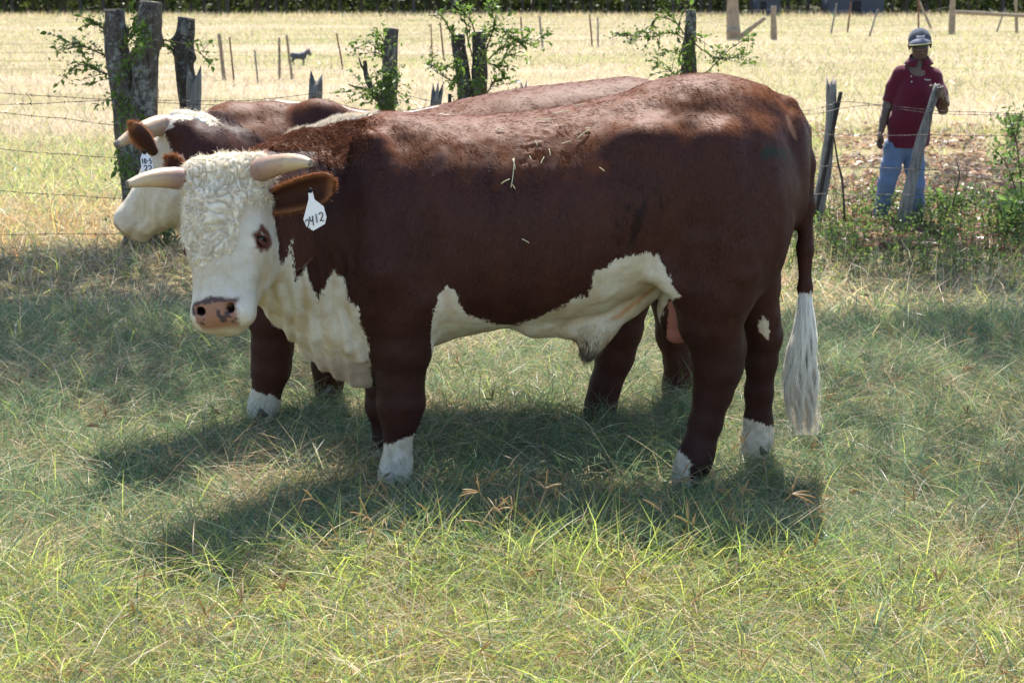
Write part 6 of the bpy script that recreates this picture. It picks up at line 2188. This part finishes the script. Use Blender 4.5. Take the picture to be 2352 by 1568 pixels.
protos = []
for k in range(6):
    b = MB()
    h = 13 + 2 * k % 5
    lean = random.uniform(-.5, .5)
    tr = smooth_curve([(0, 0, -.3), (lean * .2, 0, h * .3), (lean * .6, .1, h * .65), (lean, 0, h * .95)], 14)
    b.tube(tr, np.linspace(.20 + .05 * (k % 3), .05, 14), 9, True, nz=.15)
    for q in range(7):
        i_ = random.randint(3 if k % 2 else 5, 12); a = random.uniform(0, 6.28)
        e = tr[i_] + np.array([math.cos(a), math.sin(a), .45]) * random.uniform(1.5, 3)
        b.tube(smooth_curve([tr[i_], (tr[i_] + e) / 2 + [0, 0, .2], e], 6), np.linspace(.07, .02, 6), 5)
    tm_ = b.mesh('trunk'); tm_.materials.append(TRUNKM)
    bl = [((lean * .8, 0, h * .72), (2.6, 2.6, 3.6)), ((lean + 1.2, .6, h * .5), (1.9, 1.9, 2.0)), ((lean - 1.3, -.5, h * .45), (1.9, 1.9, 2.2)), ((0, 1.0, h * .30), (1.8, 1.8, 1.8)), ((lean * .3, -1.0, 3.2 if k % 2 else 5), (1.9, 1.7, 1.9))]
    cm_ = make_crown('crown', bl, 700, .42, k)
    protos.append((tm_, cm_))

TREE_LABEL = 'slender trunked tree in the dark wood beyond the hay field'
xpos = -112.0
k = 0
while xpos < 112:
    tm_, cm_ = protos[random.randrange(6)]
    yy = 239 + random.uniform(0, 9)
    r = bpy.data.objects.new('woodland_tree', None); r.empty_display_size = .5
    COL.objects.link(r)
    r.location = (xpos, yy, 0); r.rotation_euler = (0, 0, random.uniform(0, 6.28)); s_ = random.uniform(.85, 1.2); r.scale = (s_, s_, s_)
    tag(r, TREE_LABEL, 'tree', 'trees along the edge of the wood')
    for nm, me in (('trunk', tm_), ('crown', cm_)):
        c = bpy.data.objects.new(nm, me); COL.objects.link(c); c.parent = r
    xpos += random.uniform(1.1, 3.3)
    k += 1

# the wood behind the first trunks reads as one mass
n = 26000
P = np.stack([RNG.uniform(-130, 130, n), RNG.uniform(249, 275, n), RNG.random(n) ** 1.3 * 15], 1)
P = P[(fbm(P * [1, .5, 1], .12, 2, 4) > -.45)]
n = 24000
P = np.vstack([P, np.stack([RNG.uniform(-130, 130, n), RNG.uniform(256, 290, n), RNG.random(n) * 5], 1)])
V, q = leaf_cloud(P, np.full(len(P), .75))
me = mesh_from('woodland_mass', V, [q]); set_attr(me, 'shade', np.repeat(np.clip(.35 + .5 * fbm(P, .2, 2, 5) + RNG.normal(0, .15, len(P)), 0, 1), 4))
link('woodland_mass', me, WOODLEAF, None, 'dark mass of undergrowth and far trees filling the wood', 'wood', None, 'stuff')
b = MB()
for k in range(260):
    x_ = random.uniform(-125, 125); y_ = random.uniform(250, 268); r_ = random.uniform(.08, .22)
    b.tube(np.array([(x_, y_, -.2), (x_ + random.uniform(-.4, .4), y_, 6), (x_ + random.uniform(-1, 1), y_, 12)]), [r_, r_ * .85, r_ * .5], 6, False)
link('deep_wood_trunks', b.mesh('deep_wood_trunks'), TRUNKM, None, 'crowded dim trunks deep inside the wood', 'wood', None, 'stuff')

# ------------------------------------------------------------------ low grey sheds in front of the wood at the right
SHED = simple_mat('blue_grey_sheet_metal', (.035, .046, .070), .6, .3, 3, .25)
SHEDROOF = simple_mat('dull_sheet_roof', (.10, .105, .12), .6, .3, 3, .25)
DARKM = simple_mat('dark_opening', (.02, .02, .022), .9)
def shed(u0, u1, y, h, label, doors):
    x0, x1 = at(u0, 20, y)[0], at(u1, 20, y)[0]
    r = empty('metal_shed', ((x0 + x1) / 2, y, 0), label, 'shed')
    b = MB()
    n = int((x1 - x0) / .25)
    xs_ = np.linspace(x0, x1, n); off = np.where(np.arange(n) % 2, .03, 0)
    V = np.vstack([np.stack([xs_, y + off, 0 * xs_ - .1], 1), np.stack([xs_, y + off, 0 * xs_ + h], 1)])
    b.add(V, [[i_, i_ + 1, n + i_ + 1, n + i_] for i_ in range(n - 1)])
    b.box(((x0 + x1) / 2, y + 3.1, h / 2), ((x1 - x0) / 2 - .05, 3.0, h / 2))
    link('wall', b.mesh('wall', False), SHED, r)
    b = MB(); rr = np.array([[1, 0, 0], [0, math.cos(.18), -math.sin(.18)], [0, math.sin(.18), math.cos(.18)]])
    b.box(((x0 + x1) / 2, y + 3, h + .62), ((x1 - x0) / 2 + .4, 3.6, .06), rr)
    link('roof', b.mesh('roof', False), SHEDROOF, r)
    for (a0, a1, hh) in doors:
        b = MB(); b.box((x0 + (x1 - x0) * (a0 + a1) / 2, y - .01, hh / 2), ((x1 - x0) * (a1 - a0) / 2, .03, hh / 2))
        link('doorway', b.mesh('doorway', False), DARKM, r)
shed(1905, 2030, 228, 3.0, 'low blue grey metal shed before the wood above the slanted posts', [(.42, .58, 2.2)])
shed(1738, 1792, 229, 2.8, 'small blue grey metal shed behind pale flowering weeds', [(.15, .4, 2.1)])

# pale flowering weeds near the sheds
def weed_clump(u, v, h, label):
    g0 = ground(u, v)
    b = MB(); cc = []
    P, C = [], []
    n = 260
    a = RNG.random(n) * 6.28; r_ = np.sqrt(RNG.random(n)) * h * .75
    P = np.stack([g0[0] + np.cos(a) * r_, g0[1] + np.sin(a) * r_, h * (.15 + .85 * RNG.random(n) ** .6) * (1 - .45 * (r_ / h) ** 2)], 1)
    V, q = leaf_cloud(P, np.full(n, h * .075))
    me = mesh_from('flowering_weed', V, [q])
    top = P[:, 2] > h * .6
    c = np.where(top[:, None], [.55, .54, .40], [.13, .17, .06]) * RNG.uniform(.7, 1.2, (n, 1))
    set_attr(me, 'col', np.repeat(c, 4, 0), 'FLOAT_COLOR')
    return link('flowering_weed', me, GRASS, None, label, 'weed', 'pale flowering weed clumps before the sheds', 'stuff')
for (u, h) in ((1795, 1.5), (1812, 1.8), (1832, 1.6), (1851, 1.9), (1872, 1.5), (1893, 1.2), (1716, 1.0), (1990, 1.1), (2055, 1.3)):
    weed_clump(u, 36, h, 'pale flowering weed clump growing before the blue grey sheds')

# ------------------------------------------------------------------ spreading tree beside the fence, right of the leaning post
SHADELEAF = foliage_material('shade_tree_leaves', (.04, .07, .02), (.10, .14, .035), .4)
def shade_tree(base, lean, reach, hts, limbs, per, size, label, seed):
    random.seed(seed)
    base = np.array(base, float)
    root = empty('spreading_tree', base, label, 'tree', 'spreading trees beside the pasture')
    b = MB()
    top = base + [lean[0] * .3, lean[1] * .3, hts[0] + 1]
    b.tube(smooth_curve([base + [0, 0, -.2], base + [.1, 0, 1.2], (base + top) / 2 + [.1, 0, .6], top], 14), np.linspace(.34, .18, 14), 14, True, nz=.2)
    tips = []
    for k in range(limbs):
        a = random.uniform(0, 6.28); L = reach * math.sqrt(random.uniform(.08, 1))
        s0 = base + (top - base) * random.uniform(.6, 1)
        e = np.array([base[0] + lean[0] + math.cos(a) * L, base[1] + lean[1] + math.sin(a) * L, random.uniform(*hts)])
        c = smooth_curve([s0, s0 * .45 + e * .55 + [0, 0, .35], e], 8)
        b.tube(c, np.linspace(.09, .02, 8), 6)
        tips += [c[5], e]
    link('trunk', b.mesh('trunk'), BARK, root)
    P = []
    for t in tips:
        r_ = random.uniform(.45, .85)
        P.append(t + unit(RNG.normal(size=(per, 3))) * (RNG.random((per, 1)) ** .4) * [r_ * 1.3, r_ * 1.3, r_ * .8])
    P = np.vstack(P)
    V, q = leaf_cloud(P, np.full(len(P), size))
    me = mesh_from('crown', V, [q]); set_attr(me, 'shade', np.repeat(np.clip(RNG.normal(.6, .25, len(P)), 0, 1), 4))
    link('crown', me, SHADELEAF, root, kind='stuff')
shade_tree((6.9, 13.0, 0), (-1.7, -.9), 4.0, (4.4, 7.4), 50, 150, .085, 'spreading broadleaf tree past the right end of the near fence', 5)
shade_tree((-7.6, 12.4, 0), (4.1, -.1), 3.0, (4.6, 6.4), 38, 200, .085, 'spreading broadleaf tree past the left end of the near fence', 8)
shade_tree((11.5, 20.5, 0), (-4.3, .3), 3.6, (4.6, 7.2), 40, 130, .085, 'spreading broadleaf tree behind the litter strewn ground', 9)

# ------------------------------------------------------------------ weeds, leaf litter and a bush at the right
n = 2100
uu = RNG.uniform(1790, 2640, n); vv = RNG.uniform(455, 640, n)
keep = RNG.random(n) < (.35 + .65 * np.exp(-((vv - 540) / 60) ** 2))
uu, vv = uu[keep], vv[keep]
V, Qs, T, C, off = [], [], [], [], 0
b = MB()
LP, LD = [], []
for u_, v_ in zip(uu, vv):
    p = ground(u_, v_); p[2] = float(gz(p[0], p[1])); h = random.uniform(.10, .30)
    d = np.array([random.uniform(-.25, .25), random.uniform(-.25, .25), 1.])
    top = p + d * h
    b.tube(np.array([p, (p + top) / 2 + [random.uniform(-.02, .02), 0, 0], top]), [.0022, .0018, .0012], 3, False)
    for k in range(random.randint(5, 10)):
        t = random.uniform(.25, 1); LP.append(p + d * h * t + RNG.normal(0, .018, 3) * [1, 1, .5])
LP = np.array(LP)
lv, lq = leaf_cloud(LP, np.full(len(LP), .017))
b.add(lv, lq)
me = b.mesh('low_weeds', False)
nc = b.n - len(lv)
lc = np.array([[.10, .17, .045], [.15, .23, .06], [.085, .13, .05], [.22, .27, .08]])[RNG.integers(0, 4, len(LP))] * RNG.uniform(.75, 1.25, (len(LP), 1))
set_attr(me, 'col', np.vstack([np.tile([.12, .12, .06], (nc, 1)), np.repeat(lc, 4, 0)]), 'FLOAT_COLOR')
link('low_weeds', me, GRASS, None, 'small leaved green weeds under the leaning post', 'weeds', None, 'stuff')

n = 17000
uu = RNG.uniform(1850, 2560, n); vv = 285 + 290 * RNG.random(n) ** .8
keep = fbm(np.stack([uu * .012, vv * .03, 0 * uu], 1), 1, 2, 3) > -.25
uu, vv = uu[keep], vv[keep]
P = np.array([ground(a_, c_) for a_, c_ in zip(uu, vv)]); P[:, 2] = gz(P[:, 0], P[:, 1]) + RNG.uniform(.012, .06, len(P))
V, q = leaf_cloud(P, .030 + .0014 * P[:, 1])
V[:, 2] = np.repeat(P[:, 2], 4) + (V[:, 2] - np.repeat(P[:, 2], 4)) * .45
me = mesh_from('leaf_litter', V, [q])
lc = np.array([[.25, .15, .10], [.34, .22, .15], [.17, .10, .07], [.42, .31, .22], [.22, .12, .09]])[RNG.integers(0, 5, len(P))] * RNG.uniform(.8, 1.2, (len(P), 1))
set_attr(me, 'col', np.repeat(lc, 4, 0), 'FLOAT_COLOR')
link('leaf_litter', me, GRASS, None, 'brown fallen leaves scattered behind and around the man', 'leaves', None, 'stuff')


def bush(u, v, h, wd, n, label, size=.03):
    g0 = ground(u, v)
    root = empty('leafy_bush', g0, label, 'bush', 'low bushes by the right hand fence')
    b = MB(); P = []
    for k in range(9):
        a = random.uniform(0, 6.28); e = g0 + np.array([math.cos(a) * wd * random.uniform(.3, 1), math.sin(a) * wd * random.uniform(.3, 1), h * random.uniform(.55, 1)])
        c = smooth_curve([g0, (g0 + e) / 2 + [0, 0, h * .15], e], 8); b.tube(c, np.linspace(.008, .003, 8), 4)
        m_ = n // 9
        t = RNG.integers(2, 8, m_)
        P.append(c[t] + RNG.normal(0, wd * .16, (m_, 3)))
    link('stem', b.mesh('stem'), TWIG, root)
    P = np.vstack(P); P[:, 2] = np.maximum(P[:, 2], .02)
    V, q = leaf_cloud(P, np.full(len(P), size))
    me = mesh_from('foliage', V, [q])
    lc = np.array([[.07, .12, .035], [.11, .18, .05], [.16, .24, .07]])[RNG.integers(0, 3, len(P))] * RNG.uniform(.75, 1.25, (len(P), 1))
    set_attr(me, 'col', np.repeat(lc, 4, 0), 'FLOAT_COLOR')
    link('foliage', me, GRASS, root, kind='stuff')
bush(2352, 500, .95, .42, 750, 'tall leafy green bush at the right end of the wire fence')
bush(2310, 545, .36, .40, 320, 'broad leaved low bush in front of the tall leafy bush', .04)
bush(2185, 500, .30, .30, 220, 'small leafy bush just right of the leaning post foot')
bush(2030, 500, .40, .22, 260, 'thin sprig bush in front of the man legs', .02)
bush(2330, 330, .5, .35, 500, 'leafy bush in the leaf litter behind the wire')
bush(380, 568, .22, .35, 600, 'low dark leaved bush at the foot of the forked stump', .02)
